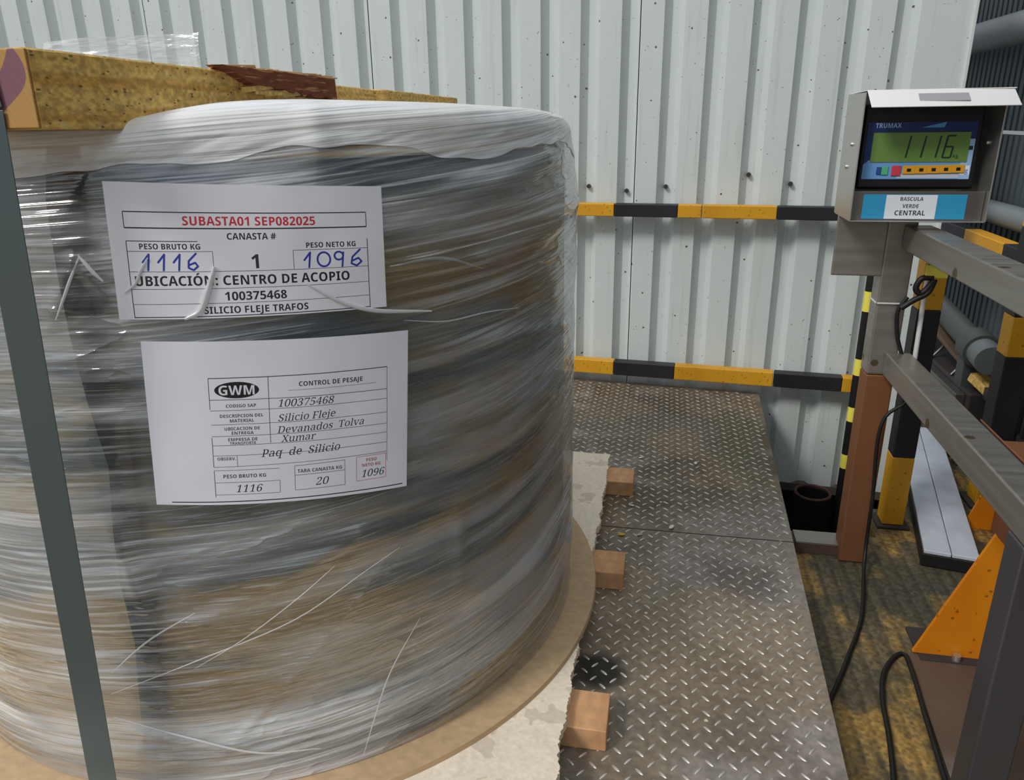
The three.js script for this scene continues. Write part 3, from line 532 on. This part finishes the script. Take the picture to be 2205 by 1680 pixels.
// steel strap, taut from the beam's end down to the pallet
{
  const [sa, sy] = onDrum(221, 1680, 0.6665), low = drumPt(sa, sy, 0.6665), top = onZ(-36, 235, -0.674), bot = low.clone().addScaledVector(low.clone().sub(top).normalize(), sy - 0.133);
  const st = thing('steel_strap', 'dark flat steel strap pulled taut down from the timber beam', 'strap');
  const out = new THREE.Vector3(0.12, 0, 1).normalize();
  mesh('strap_run', boxBetween(bot, top, 0.040, 0.0012, 0.0004, out), M.strap, st);
  const tip = new THREE.Vector3(top.x - 0.004, bn.y - 0.006, -0.674); mesh('strap_bend', boxBetween(top, tip, 0.040, 0.0012, 0.0004, out), M.strap, st);
}
// clear plastic sleeve standing behind the beam
{
  const z = -1.5, a = onZ(92, 92, z), b = onZ(413, 67, z), c = onZ(424, 190, z), e = onZ(98, 190, z);
  const NX = 24, NY2 = 10, pos = [], uv = [], idx = [], off = new THREE.Vector3((c.x + e.x) / 2, c.y, z);
  for (let j = 0; j <= NY2; j++) for (let i = 0; i <= NX; i++) { const s = i / NX, t = j / NY2, p = a.clone().lerp(b, s).lerp(e.clone().lerp(c, s), t); pos.push(p.x - off.x, p.y - off.y, p.z - off.z + 0.02 * Math.sin(s * 5) + 0.012 * (fbm(s, t, 6, 4, 521, 3) - 0.5)); uv.push(s, t); }
  for (let j = 0; j < NY2; j++) for (let i = 0; i < NX; i++) { const k = j * (NX + 1) + i, l = k + NX + 1; idx.push(k, l, l + 1, k, l + 1, k + 1); }
  const g = new THREE.BufferGeometry(); g.setAttribute('position', new THREE.Float32BufferAttribute(pos, 3)); g.setAttribute('uv', new THREE.Float32BufferAttribute(uv, 2)); g.setIndex(idx); g.computeVertexNormals();
  const bm = tex(256, 256, (u, v) => fbm(u, v, 8, 12, 523, 4), false);
  const m = mesh('plastic_sleeve', g, phys({ color: 0xf2f6f6, roughness: 0.12, transmission: 0.62, thickness: 0, ior: 1.8, bumpMap: bm, bumpScale: 0.004, side: THREE.DoubleSide })); m.position.copy(off);
  tag(m, 'clear crumpled plastic sleeve standing up behind the timber beam', 'plastic sleeve');
}

// ------------------------------------------------------------------ weight indicator on its post
{
  const ind = thing('weight_indicator', 'digital weight indicator reading 1116 in a stainless hooded box', 'scale display', [0.5, 0.862, -1.775]);
  const I = (g) => { g.translate(-0.5, -0.862, 1.775); return g; };
  const zf = -1.70, zb = -1.85, xl = 0.374, xr = 0.628, yb = 0.862, yt = 1.108;
  mesh('side_panel', I(boxAt(xl - 0.0015, xl + 0.0015, yb, yt, zb, zf + 0.004, 0.0007)), M.inox, ind);
  mesh('side_panel', I(boxAt(xr - 0.0015, xr + 0.0015, yb, yt - 0.028, zb, zf + 0.004, 0.0007)), M.inox, ind);
  mesh('back_panel', I(boxAt(xl, xr, yb, yt, zb - 0.002, zb, 0.0007)), M.inox, ind);
  mesh('bottom_panel', I(boxAt(xl, xr, yb - 0.002, yb, zb, zf + 0.002, 0.0007)), M.inox, ind);
  // hood: sloping top with a folded lip
  const hood = mesh('hood', I(mergeGeometries([boxBetween(new THREE.Vector3(0.508, 1.1115, zf), new THREE.Vector3(0.508, 1.1085, zb), 0.266, 0.002, 0.0007), boxBetween(new THREE.Vector3(0.5085, 1.080, zf + 0.044), new THREE.Vector3(0.5065, 1.1115, zf), 0.264, 0.002, 0.0007)])), std({ color: new THREE.Color().setRGB(0.86, 0.85, 0.84), roughness: 0.45, metalness: 0.3 }), ind);
  const hl = onZ(2010, 216, zf + 0.022); mesh('hood_sticker', I(at(rbox(0.125, 0.024, 0.001, 0.0004), hl.x, 1.0958 + 0.0013, zf + 0.022 + 0.0009, rad(-54.5))), std({ color: 0x9a9a9e, roughness: 0.5 }), hood);
  // indicator body
  const zi = -1.735; const R = (x0, y0, x1, y1, z) => { const a = onZ((x0 * 1), y0, z), b = onZ(x1, y1, z); return [a.x, b.x, b.y, a.y]; };
  { const [a, b, c, d] = [xl + 0.012, xr - 0.02, onZ(1990, 408, zi).y, 1.086]; mesh('bezel', I(boxAt(a, b, c, d, zb + 0.004, zi, 0.006)), M.black, ind); }
  const zp = zi + 0.0022, fl = onZ(1870, 268, zp).x, fr = onZ(2108, 262, zp).x, ft = onZ(1990, 262, zp).y, fb = onZ(1990, 386, zp).y, FW = fr - fl, FH = ft - fb;
  const faceTex = canvasTex(1024, 540, (g, w, h) => {
    const gr = '#16306a'; g.fillStyle = gr; g.fillRect(0, 0, w, h);
    g.fillStyle = '#6fa4dd'; g.beginPath(); g.moveTo(0, h); g.lineTo(0, h * 0.74); g.lineTo(w * 0.05, h * 0.66); g.lineTo(w, h * 0.66); g.lineTo(w, h); g.fill();
    g.fillStyle = '#9fc4ea'; g.fillRect(w * 0.9, h * 0.3, w * 0.1, h * 0.7);
    g.fillStyle = '#5f9fe0'; g.beginPath(); g.moveTo(w * 0.5, h * 0.1); g.lineTo(w * 0.72, 2); g.lineTo(w * 0.7, h * 0.1); g.fill();
    g.fillStyle = '#a9c6ee'; g.font = `bold 60px sans-serif`; g.fillText('TRUMAX', w * 0.07, h * 0.1);
    g.fillStyle = '#2a2a2e'; g.fillRect(w * 0.93, h * 0.42, w * 0.06, h * 0.07);
    g.fillStyle = '#e8eefb'; g.fillRect(w * 0.91, h * 0.76, w * 0.08, h * 0.16); g.fillStyle = '#6d76a8'; g.font = 'bold 60px sans-serif'; g.fillText('kg', w * 0.915, h * 0.89);
    g.fillStyle = '#c5ccd6'; g.fillRect(w * 0.33, h * 0.91, w * 0.57, h * 0.07);
  });
  const planeUV = (g, x0, x1, y0, y1) => { const p = g.attributes.position, u = g.attributes.uv; for (let i = 0; i < p.count; i++) u.setXY(i, (p.getX(i) - x0) / (x1 - x0), (p.getY(i) - y0) / (y1 - y0)); return g; };
  const fcp = mesh('face_panel', I(planeUV(boxAt(fl, fr, fb, ft, zi, zp, 0.0004), fl, fr, fb, ft)), std({ map: faceTex, roughness: 0.35 }), ind);
  const zl = zp + 0.0015, ll = onZ(1880, 300, zl).x, lr = onZ(2090, 300, zl).x, lt = onZ(1990, 285, zl).y, lb = onZ(1990, 349, zl).y;
  const lcd = canvasTex(1024, 340, (g, w, h) => {
    g.fillStyle = '#6f9048'; g.fillRect(0, 0, w, h);
    g.strokeStyle = '#27382c'; g.lineWidth = 20; g.lineCap = 'butt';
    const sl = 30, seg = (x, k) => { const t = 40, m = 165, b = 290, wd = 84, X = (y) => x + sl * (b - y) / 250; const l = { a: [X(t), t, X(t) + wd, t], f: [X(t), t, X(m), m], e: [X(m), m, X(b), b], g: [X(m), m, X(m) + wd, m], c: [X(m) + wd, m, X(b) + wd, b], d: [X(b), b, X(b) + wd, b], b: [X(t) + wd, t, X(m) + wd, m] }[k]; g.beginPath(); g.moveTo(l[0], l[1]); g.lineTo(l[2], l[3]); g.stroke(); };
    for (const x of [290, 450, 605]) { seg(x, 'b'); seg(x, 'c'); } for (const k of 'afgecd') seg(760, k);
    g.fillStyle = '#27382c'; g.font = 'bold 54px sans-serif'; g.fillText('kg', 868, 292);
  });
  mesh('display_screen', I(planeUV(boxAt(ll, lr, lb, lt, zp, zl, 0.0004), ll, lr, lb, lt)), std({ map: lcd, roughness: 0.25 }), fcp).userData.label = 'green liquid crystal display';
  const btn = (x0, x1, y0, y1, mat, name = 'button') => { const a = onZ(x0, y0, zl), b = onZ(x1, y1, zl); return mesh(name, I(boxAt(a.x, b.x, b.y, a.y, zp, zl + 0.0008, 0.0012)), mat, ind); };
  btn(1888, 1897, 360, 376, std({ color: 0x2a4c8c, roughness: 0.5 })); btn(1899, 1911, 359, 377, std({ color: 0x58b888, roughness: 0.5 })); btn(1921, 1938, 357, 379, std({ color: 0xd03c4c, roughness: 0.5 }));
  for (let k = 0; k < 5; k++) { const x = 1945 + k * 26.6, bt = btn(x, x + 24, 357 - k * 0.6, 375 - k * 0.6, std({ color: 0xe0a020, roughness: 0.5 })); const a = onZ(x + 8, 363 - k * 0.6, zl), b = onZ(x + 16, 370 - k * 0.6, zl); mesh('button_mark', I(boxAt(a.x, b.x, b.y, a.y, zl + 0.0007, zl + 0.0011, 0.0002)), M.black, bt); }
  // lower panel with stickers
  { const y1 = onZ(1990, 412, zf - 0.012).y; ind.userData.lp = mesh('lower_panel', I(boxAt(xl + 0.003, xr - 0.003, yb, y1, zf - 0.016, zf - 0.012, 0.001)), M.inoxDark, ind); }
  const lpn = ind.userData.lp; delete ind.userData.lp;
  const zs = zf - 0.0115, sx0 = onZ(1857, 445, zs).x, sx1 = onZ(2080, 445, zs).x, sy0 = onZ(1990, 472, zs).y, sy1 = onZ(1990, 419, zs).y;
  mesh('blue_sticker', I(boxAt(sx0, sx1, sy0, sy1, zs - 0.0006, zs, 0.0002)), std({ color: 0x2f96c4, roughness: 0.4 }), lpn);
  const wx0 = onZ(1906, 445, zs).x, wx1 = onZ(2016, 445, zs).x, st = canvasTex(512, 256, (g, w, h) => { g.fillStyle = '#dfe6ef'; g.fillRect(0, 0, w, h); g.fillStyle = '#2a2e3a'; g.textAlign = 'center'; g.font = 'bold 54px sans-serif'; g.fillText('BASCULA', w * 0.5, 66); g.fillText('VERDE', w * 0.5, 140); g.font = 'bold 72px sans-serif'; g.fillText('CENTRAL', w * 0.5, 218); });
  mesh('white_sticker', I(planeUV(boxAt(wx0, wx1, sy0, sy1 - 0.001, zs - 0.0002, zs + 0.0005, 0.0002), wx0, wx1, sy0, sy1)), std({ map: st, roughness: 0.5 }), lpn);
  for (const [px, py] of [[1834, 311], [1822, 359]]) { const p = onX(px, py, xl - 0.003); const g = new THREE.SphereGeometry(0.0045, 10, 8); mesh('screw', I(at(g, xl - 0.002, p.y, Math.max(zb + 0.012, Math.min(zf - 0.01, p.z)))), M.inox, ind); }
  { const g = new THREE.SphereGeometry(0.0045, 10, 8); const p = onX(2126, 307, xr - 0.004); mesh('screw', I(at(g, xr - 0.003, p.y, clamp(p.z, zb + 0.01, zf - 0.01))), M.inox, ind); }
  // mounting plate behind, welded beside the post
  { const a = onZ(1803, 487, -1.802), b = onZ(1900, 596, -1.802); mesh('mounting_plate', I(boxAt(a.x, 0.492, b.y, 0.861, -1.812, -1.806, 0.003)), M.steel, ind); }
}

// ------------------------------------------------------------------ square tube railing
{
  const rl = thing('tube_railing', 'brushed steel square tube railing beside the scale', 'railing');
  const x0 = 0.51, x1 = 0.565;
  const a = onZ(1893, 620, -1.80).x, b = onZ(1957, 620, -1.80).x;
  const upp = mesh('post', boxAt(a, b, 0.5, 0.858, -1.86, -1.80, 0.004), M.steel, rl);
  mesh('post', boxAt(a, b, 0.001, 0.4995, -1.86, -1.80, 0.004), M.brownPost, rl).userData.label = 'orange-brown lower post';
  mesh('top_rail', boxAt(x0, x1, 0.79, 0.842, -1.7995, -0.5, 0.004), M.steel, rl);
  mesh('middle_rail', boxAt(x0, x1, 0.502, 0.556, -1.7995, -0.5, 0.004), M.steel, rl);
  const n = onX(2143, 1440, x0); mesh('post', boxAt(x0 - 0.001, x1 + 0.001, 0.001, 0.5015, n.z - 0.055, n.z, 0.004), M.darkTube, rl);  // dark surroundings mirrored in this post are put into its colour
  mesh('cable_tie', mergeGeometries([boxAt(a - 0.0025, b + 0.0025, 0.667, 0.6705, -1.7998, -1.7975, 0.0005), boxAt(a - 0.0025, a - 0.0003, 0.667, 0.6705, -1.862, -1.7975, 0.0005)]), M.whiteCord, upp);
}
// angle bar between platform and post
{
  const p = onY(1758, 1172, 0.03), o = thing('steel_angle', 'short steel angle bar between the scale and the railing post', 'angle bar', [0.45, 0.0005, -1.86]);
  mesh('top_flange', boxAt(-0.075, 0.045, 0.028, 0.034, -0.025, 0.035, 0.001), M.steel, o); mesh('web', boxAt(-0.075, 0.045, 0, 0.0278, 0.028, 0.034, 0.001), M.rustSteel, o);
}

// ------------------------------------------------------------------ yellow and black safety barrier
{
  const br = thing('safety_barrier', 'yellow and black striped safety barrier in front of the white wall', 'barrier');
  const seg = (s1, s2, y0, y1, mat) => { const [x, , z] = wallP((s1 + s2) / 2, 0, 0.055); mesh('bar_band', at(rbox(s2 - s1, y1 - y0, 0.045, 0.003), x, (y0 + y1) / 2, z, 0, -WA, 0), mat, br); };
  const sOf = (px, py) => { const d = ray(px, py), t = -2.868 / (d.z - 0.09 * d.x); return d.x * t / Math.cos(WA); };
  const cut = (py, arr, y0, y1) => { for (let i = 0; i + 1 < arr.length; i++) seg(sOf(arr[i], py) , sOf(arr[i + 1], py), y0, y1, i % 2 ? M.barBlack : M.yellow); };
  cut(450, [1130, 1327], 0.727, 0.772); cut(450, [1327.5, 1463], 0.727, 0.772);
  br.children.at(-1).material = M.barBlack;
  cut(450, [1463.5, 1514.5], 0.727, 0.772); cut(450, [1516, 1676], 0.727, 0.772); cut(450, [1676.5, 1850], 0.727, 0.772); br.children.at(-1).material = M.barBlack;
  cut(800, [1130, 1325], 0.118, 0.172); cut(800, [1325.5, 1455], 0.118, 0.172); br.children.at(-1).material = M.barBlack;
  cut(800, [1455.5, 1668], 0.118, 0.172); cut(815, [1668.5, 1815], 0.118, 0.172); br.children.at(-1).material = M.barBlack; cut(815, [1815.5, 1870], 0.118, 0.172);
  cut(450, [900, 1129.5], 0.727, 0.772); br.children.at(-1).material = M.barBlack; cut(800, [900, 1129.5], 0.118, 0.172); br.children.at(-1).material = M.barBlack;
}
{ // striped guard posts behind the railing
  const gp = (name, label, x, z, w, bands, y0 = 0.001) => { const o = thing(name, label, 'post', [x, 0, z]); let y = y0; bands.forEach(([h, m]) => { mesh('post_band', boxAt(-w / 2, w / 2, y, y + h - 0.0003, -w / 2, w / 2, 0.003), m, o); y += h; }); mesh('base_plate', boxAt(-w * 0.75, w * 0.75, 0.0005, 0.008, -w * 0.75, w * 0.75, 0.001), M.darkSteel, o); return o; };
  gp('guard_post', 'yellow and black guard post close behind the railing post', 0.655, -2.03, 0.055, [[0.20, M.yellow], [0.4, M.barBlack], [0.12, M.yellow]], 0.0085);
  gp('guard_post', 'tall yellow and black guard post by the pile of dark scrap', 0.948, -2.2, 0.065, [[0.16, M.yellow], [0.28, M.barBlack], [0.11, M.yellow], [0.228, M.barBlack], [0.042, M.yellow]], 0.0085);
}
{ // thin banded pole in the trench
  const o = thing('banded_pole', 'thin black pole with lemon yellow bands beside the wall', 'pole', [0.70, -1.0, -2.74]);
  let y = 0; for (const [h, m] of [[0.84, M.blackRubber], [0.055, M.lemon], [0.13, M.blackRubber], [0.055, M.lemon], [0.12, M.blackRubber], [0.06, M.lemon], [0.17, M.blackRubber], [0.07, M.lemon], [0.34, M.blackRubber]]) { mesh('pole_band', at(new THREE.CylinderGeometry(0.0175, 0.0175, h - 0.0003, 16), 0, y + h / 2, 0), m, o); y += h; }
}
{ // drain hose in the trench
  const p = onY(1745, 1075, -0.25); const o = thing('drain_hose', 'black drain hose with a reddish rim in the dark trench', 'hose', [onZ(1752, 1045, -2.72).x, -1.0, -2.72]);
  const g = new THREE.LatheGeometry([[0.055, 0.02], [0.055, 0.73], [0.06, 0.735], [0.067, 0.73], [0.067, 0.0], [0.04, 0.0]].map(([x, y]) => new THREE.Vector2(x, y)), 32); mesh('hose_body', g, M.blackRubber, o);
  mesh('rim', at(new THREE.TorusGeometry(0.062, 0.006, 8, 40), 0, 0.736, 0, Math.PI / 2), std({ color: 0x4a2a26, roughness: 0.7 }), o);
}

// ------------------------------------------------------------------ things on the floor beyond the railing
{ // pale channel of two planks
  const a = new THREE.Vector3(0.735, 0, -1.80), b = new THREE.Vector3(0.90, 0, -2.66), o = thing('metal_channel', 'pale grey two-plank metal channel on a dark base on the floor', 'channel');
  const d = b.clone().sub(a).normalize(), s = new THREE.Vector3(-d.z, 0, d.x);
  const lift = (v, y, k) => v.clone().setY(y).addScaledVector(s, k);
  mesh('base', boxBetween(lift(a, 0.019, 0), lift(b, 0.019, 0), 0.128, 0.036, 0.004), M.blackRubber, o);
  mesh('plank', boxBetween(lift(a, 0.0425, -0.031), lift(b, 0.0425, -0.031), 0.06, 0.01, 0.002), M.paleMetal, o); mesh('plank', boxBetween(lift(a, 0.0425, 0.031), lift(b, 0.0425, 0.031), 0.06, 0.01, 0.002), M.paleMetal, o);
}
{ // orange gusset plates
  const z = -1.45; const P = (px, py) => { const p = onZ(px, py, z); return [p.x, p.y]; };
  const o = thing('floor_gusset', 'orange-yellow painted triangular steel gusset standing on the floor', 'gusset', [0.62, 0.008, z]);
  const bl = P(1965, 1405), tp = P(2146, 1153), tr = P(2192, 1212), b2 = P(2130, 1425);
  const pts = [[bl[0], 0], [b2[0], 0], [tr[0], tr[1]], [tp[0], tp[1]]].map(([x, y]) => [x - 0.62, Math.max(0, y - 0.008)]);
  mesh('web_plate', prism(pts, -0.008, 0), M.orange, o);
  mesh('flange', boxBetween(new THREE.Vector3(pts[1][0] + 0.004, 0, -0.03), new THREE.Vector3(pts[2][0] + 0.004, pts[2][1], -0.03), 0.06, 0.008, 0.001, new THREE.Vector3(1, 0, 0)), M.orange, o);
  mesh('foot_plate', boxAt(pts[0][0] + 0.01, pts[1][0] + 0.03, -0.0075, -0.0002, -0.09, 0.02, 0.001), M.darkSteel, o);
  for (const x of [0.06, 0.12]) mesh('bolt', at(new THREE.CylinderGeometry(0.009, 0.009, 0.012, 6), pts[0][0] + x + 0.02, 0.006, 0.011), M.inox, o);
  const o2 = thing('floor_gusset', 'small orange gusset beyond the pale metal channel', 'gusset', [0.87, 0.001, -2.03]);
  mesh('web_plate', prism([[-0.03, 0], [0.05, 0], [0.05, 0.07], [0.0, 0.1]], -0.006, 0), M.orange, o2);
}
{ // rusty sheet on the floor
  const m = mesh('floor_sheet', slab([[0.545, -1.452], [0.518, -1.0], [0.95, -1.0], [0.95, -1.452]].map(([x, z]) => [x - 0.7, z + 1.2]), 0, 0.004), M.rustSteel); m.position.set(0.7, 0.0008, -1.2); tag(m, 'flat rusty steel sheet lying on the floor below the railing', 'steel sheet');
}
// cables
{
  const c = mesh('power_cable', tube([onZ(1955, 640, -1.79), onZ(1935, 665, -1.79), onZ(1932, 720, -1.79), new THREE.Vector3(0.573, 0.45, -1.79), onZ(1905, 900, -1.785), onZ(1878, 1080, -1.78), onZ(1862, 1200, -1.765), onY(1855, 1330, 0.006), onY(1828, 1410, 0.006), onY(1795, 1492, 0.006), onY(1760, 1560, 0.006)], 0.0045, 90, 8), M.blackRubber); tag(c, 'black cable hanging down the railing post to under the scale', 'cable');
  const f = mesh('floor_cable', tube([onY(2120, 1950, 0.009), onY(2062, 1770, 0.009), onY(2035, 1680, 0.009), onY(1995, 1550, 0.009), onY(1962, 1440, 0.008), onY(1946, 1408, 0.006), onY(1930, 1412, 0.006), onY(1905, 1445, 0.006), onY(1900, 1500, 0.006), onY(1915, 1590, 0.006), onY(1925, 1690, 0.006), onY(1925, 1800, 0.006)], 0.005, 110, 8), M.blackRubber); tag(f, 'black cable lying bent across the brown floor', 'cable');
  const w = mesh('white_cord', tube([new THREE.Vector3(0.562, 0.783, -1.76), onZ(1990, 640, -1.80), onZ(1981, 700, -1.80), onZ(1968, 785, -1.80), onZ(1960, 850, -1.80)], 0.0055, 30, 8), M.whiteCord); tag(w, 'white cord hanging from the top rail', 'cord');
  const lp = thing('cable_connector', 'black cable loop with a yellow tag hung under the top rail', 'connector', [0, 0, 0]);
  const k = (x, y) => onZ(x, y, -1.76); mesh('cable_loop', tube([k(2010, 598), k(1985, 600), k(1972, 622), k(1982, 632), k(2002, 615), k(2012, 602), k(1998, 630), k(1965, 648), k(1940, 664)], 0.0065, 60, 8), M.blackRubber, lp);
  const a = k(1995, 570), b = k(2040, 600); mesh('yellow_tag', boxAt(a.x, b.x, b.y, a.y, -1.768, -1.756, 0.003), M.lemon, lp); mesh('clamp', boxAt(a.x + 0.004, b.x - 0.004, a.y - 0.0005, 0.7895, -1.766, -1.758, 0.002), M.black, lp);
}

// ------------------------------------------------------------------ clutter against the dark wall
{
  const up1 = mesh('wall_pipe', cylBetween(new THREE.Vector3(0, 0, -5.5), new THREE.Vector3(0, 0, 1.0), 0.055, 20), M.slatePipe); up1.position.set(1.165, 1.338, 0); tag(up1, 'thick grey pipe running high along the dark wall', 'pipe');
  const up2 = mesh('wall_pipe', cylBetween(new THREE.Vector3(0, 0, -5.5), new THREE.Vector3(0, 0, 1.0), 0.04, 20), M.slatePipe); up2.position.set(1.19, 0.72, 0); tag(up2, 'thinner grey pipe running low along the dark wall', 'pipe');
  const bar = thing('wall_guard_bar', 'yellow and black striped bar along the dark wall', 'barrier');
  let z = -5.2; for (let i = 0; i < 16; i++) { mesh('bar_band', boxAt(1.085, 1.14, 0.60, 0.665, z, z + 0.3495, 0.003), i % 2 ? M.barBlack : M.yellow, bar); z += 0.35; }
  // roller with flanged end
  const r = thing('steel_roller', 'dark grey roller with a flanged end behind the railing', 'roller');
  const A = onZ(2005, 640, -3.0), B = onZ(2098, 740, -2.55), E2 = onZ(2128, 768, -2.42), d = B.clone().sub(A).normalize();
  mesh('drum', cylBetween(A.clone().addScaledVector(d, -0.5), B, 0.038, 24), M.greyPipe, r); mesh('flange', cylBetween(B, B.clone().addScaledVector(d, 0.07), 0.055, 28), M.greyPipe, r); mesh('hub', cylBetween(B.clone().addScaledVector(d, 0.0702), B.clone().addScaledVector(d, 0.14), 0.045, 28), M.slatePipe, r);
  mesh('stand', boxAt(B.x - 0.03, B.x + 0.03, 0.001, B.y - 0.041, B.z - 0.03, B.z + 0.03, 0.003), M.greyPipe, r);
  // long rusty strip
  const s1 = onZ(1985, 665, -2.9), s2 = onZ(2132, 840, -2.46); const rs = mesh('rusty_rail', boxBetween(new THREE.Vector3(), s2.clone().sub(s1), 0.05, 0.012, 0.002), M.rustSteel); rs.position.copy(s1); tag(rs, 'long rusty steel strip sloping over the dark scrap', 'steel strip');
  // dark machine bed under it
  const mb = thing('machine_bed', 'dark steel machine bed behind the railing', 'machine', [1.035, 0, -2.72]);
  mesh('bed', boxAt(-0.085, 0.085, 0.12, 0.25, -0.4, 0.28, 0.01), M.darkSteel, mb); for (const [x, zz] of [[-0.06, -0.37], [0.06, -0.37], [-0.06, 0.25], [0.06, 0.25]]) mesh('leg', boxAt(x - 0.02, x + 0.02, 0.001, 0.1198, zz - 0.02, zz + 0.02, 0.003), M.darkSteel, mb);
  for (const zz of [-0.3, -0.1, 0.1]) mesh('rod', cylBetween(new THREE.Vector3(-0.08, 0.252, zz), new THREE.Vector3(-0.01, 0.33, zz - 0.02), 0.005, 8), M.inoxDark, mb);
  mesh('side_plate', boxAt(-0.115, -0.0853, 0.19, 0.24, -0.1, 0.26, 0.003), M.inoxDark, mb);
  // yellow wood offcut
  const wp = onZ(2128, 838, -2.44); const wo = mesh('wood_offcut', boxBetween(new THREE.Vector3(-0.024, 0.026, -0.05), new THREE.Vector3(0.024, -0.02, 0.055), 0.05, 0.028, 0.003), M.pine); wo.position.copy(wp); tag(wo, 'short yellow wood offcut on the rusty strip', 'wood');
  // open square tube
  const tp = onZ(2166, 876, -2.3), sq = thing('square_tube', 'black open-ended square tube below the yellow wood offcut', 'tube', [tp.x, tp.y, tp.z]);
  const h = 0.018; for (const [x0, x1, y0, y1] of [[-h, h, h - 0.004, h], [-h, h, -h, -h + 0.004], [-h, -h + 0.004, -h + 0.0042, h - 0.0042], [h - 0.004, h, -h + 0.0042, h - 0.0042]]) mesh('tube_wall', boxAt(x0, x1, y0, y1, -0.12, 0, 0.0008), M.darkTube, sq);
  mesh('support', boxAt(-0.02, 0.02, -tp.y + 0.001, -h - 0.0005, -0.06, -0.02, 0.002), M.darkSteel, sq);
  // brown box at the frame's edge
  const cb = thing('brown_box', 'brown cardboard box on the floor against the railing side', 'box', [1.0, 0.001, -1.93]);
  mesh('carton', boxAt(-0.09, 0.13, 0, 0.24, -0.16, 0.14, 0.004), M.cardboard, cb); mesh('flap', boxBetween(new THREE.Vector3(-0.092, 0.2405, -0.01), new THREE.Vector3(-0.15, 0.30, -0.01), 0.28, 0.004, 0.001), M.cardboard, cb);
}
// crumbs on the platform by the plate joint
{
  const cr = (px, py, s, col, label) => { const p = onY(px, py, 0.0702); const g = new THREE.IcosahedronGeometry(s, 0); g.scale(1.5, 0.4, 0.8); g.rotateY(rnd() * 3); g.translate(0, s * 0.4 + 0.0002, 0); const m = mesh('debris_scrap', g, std({ color: col, roughness: 0.8 })); m.position.copy(p); tag(m, label, 'scrap'); };
  cr(1446, 1137, 0.008, 0xe4e0d6, 'white paper crumb by the plate joint'); cr(1338, 1153, 0.007, 0xd9b52c, 'yellow crumb by the plate joint'); cr(1377, 1153, 0.006, 0xbdb6a8, 'grey crumb beside the yellow crumb'); cr(1498, 999, 0.007, 0xe0dccf, 'white crumb on the far half of the platform'); cr(1380, 987, 0.006, 0xe0dccf, 'tiny white crumb beyond the far runner'); cr(1360, 1090, 0.006, 0xcfc9bd, 'pale chip in front of the far runner');
}
renderer.render(scene, camera);
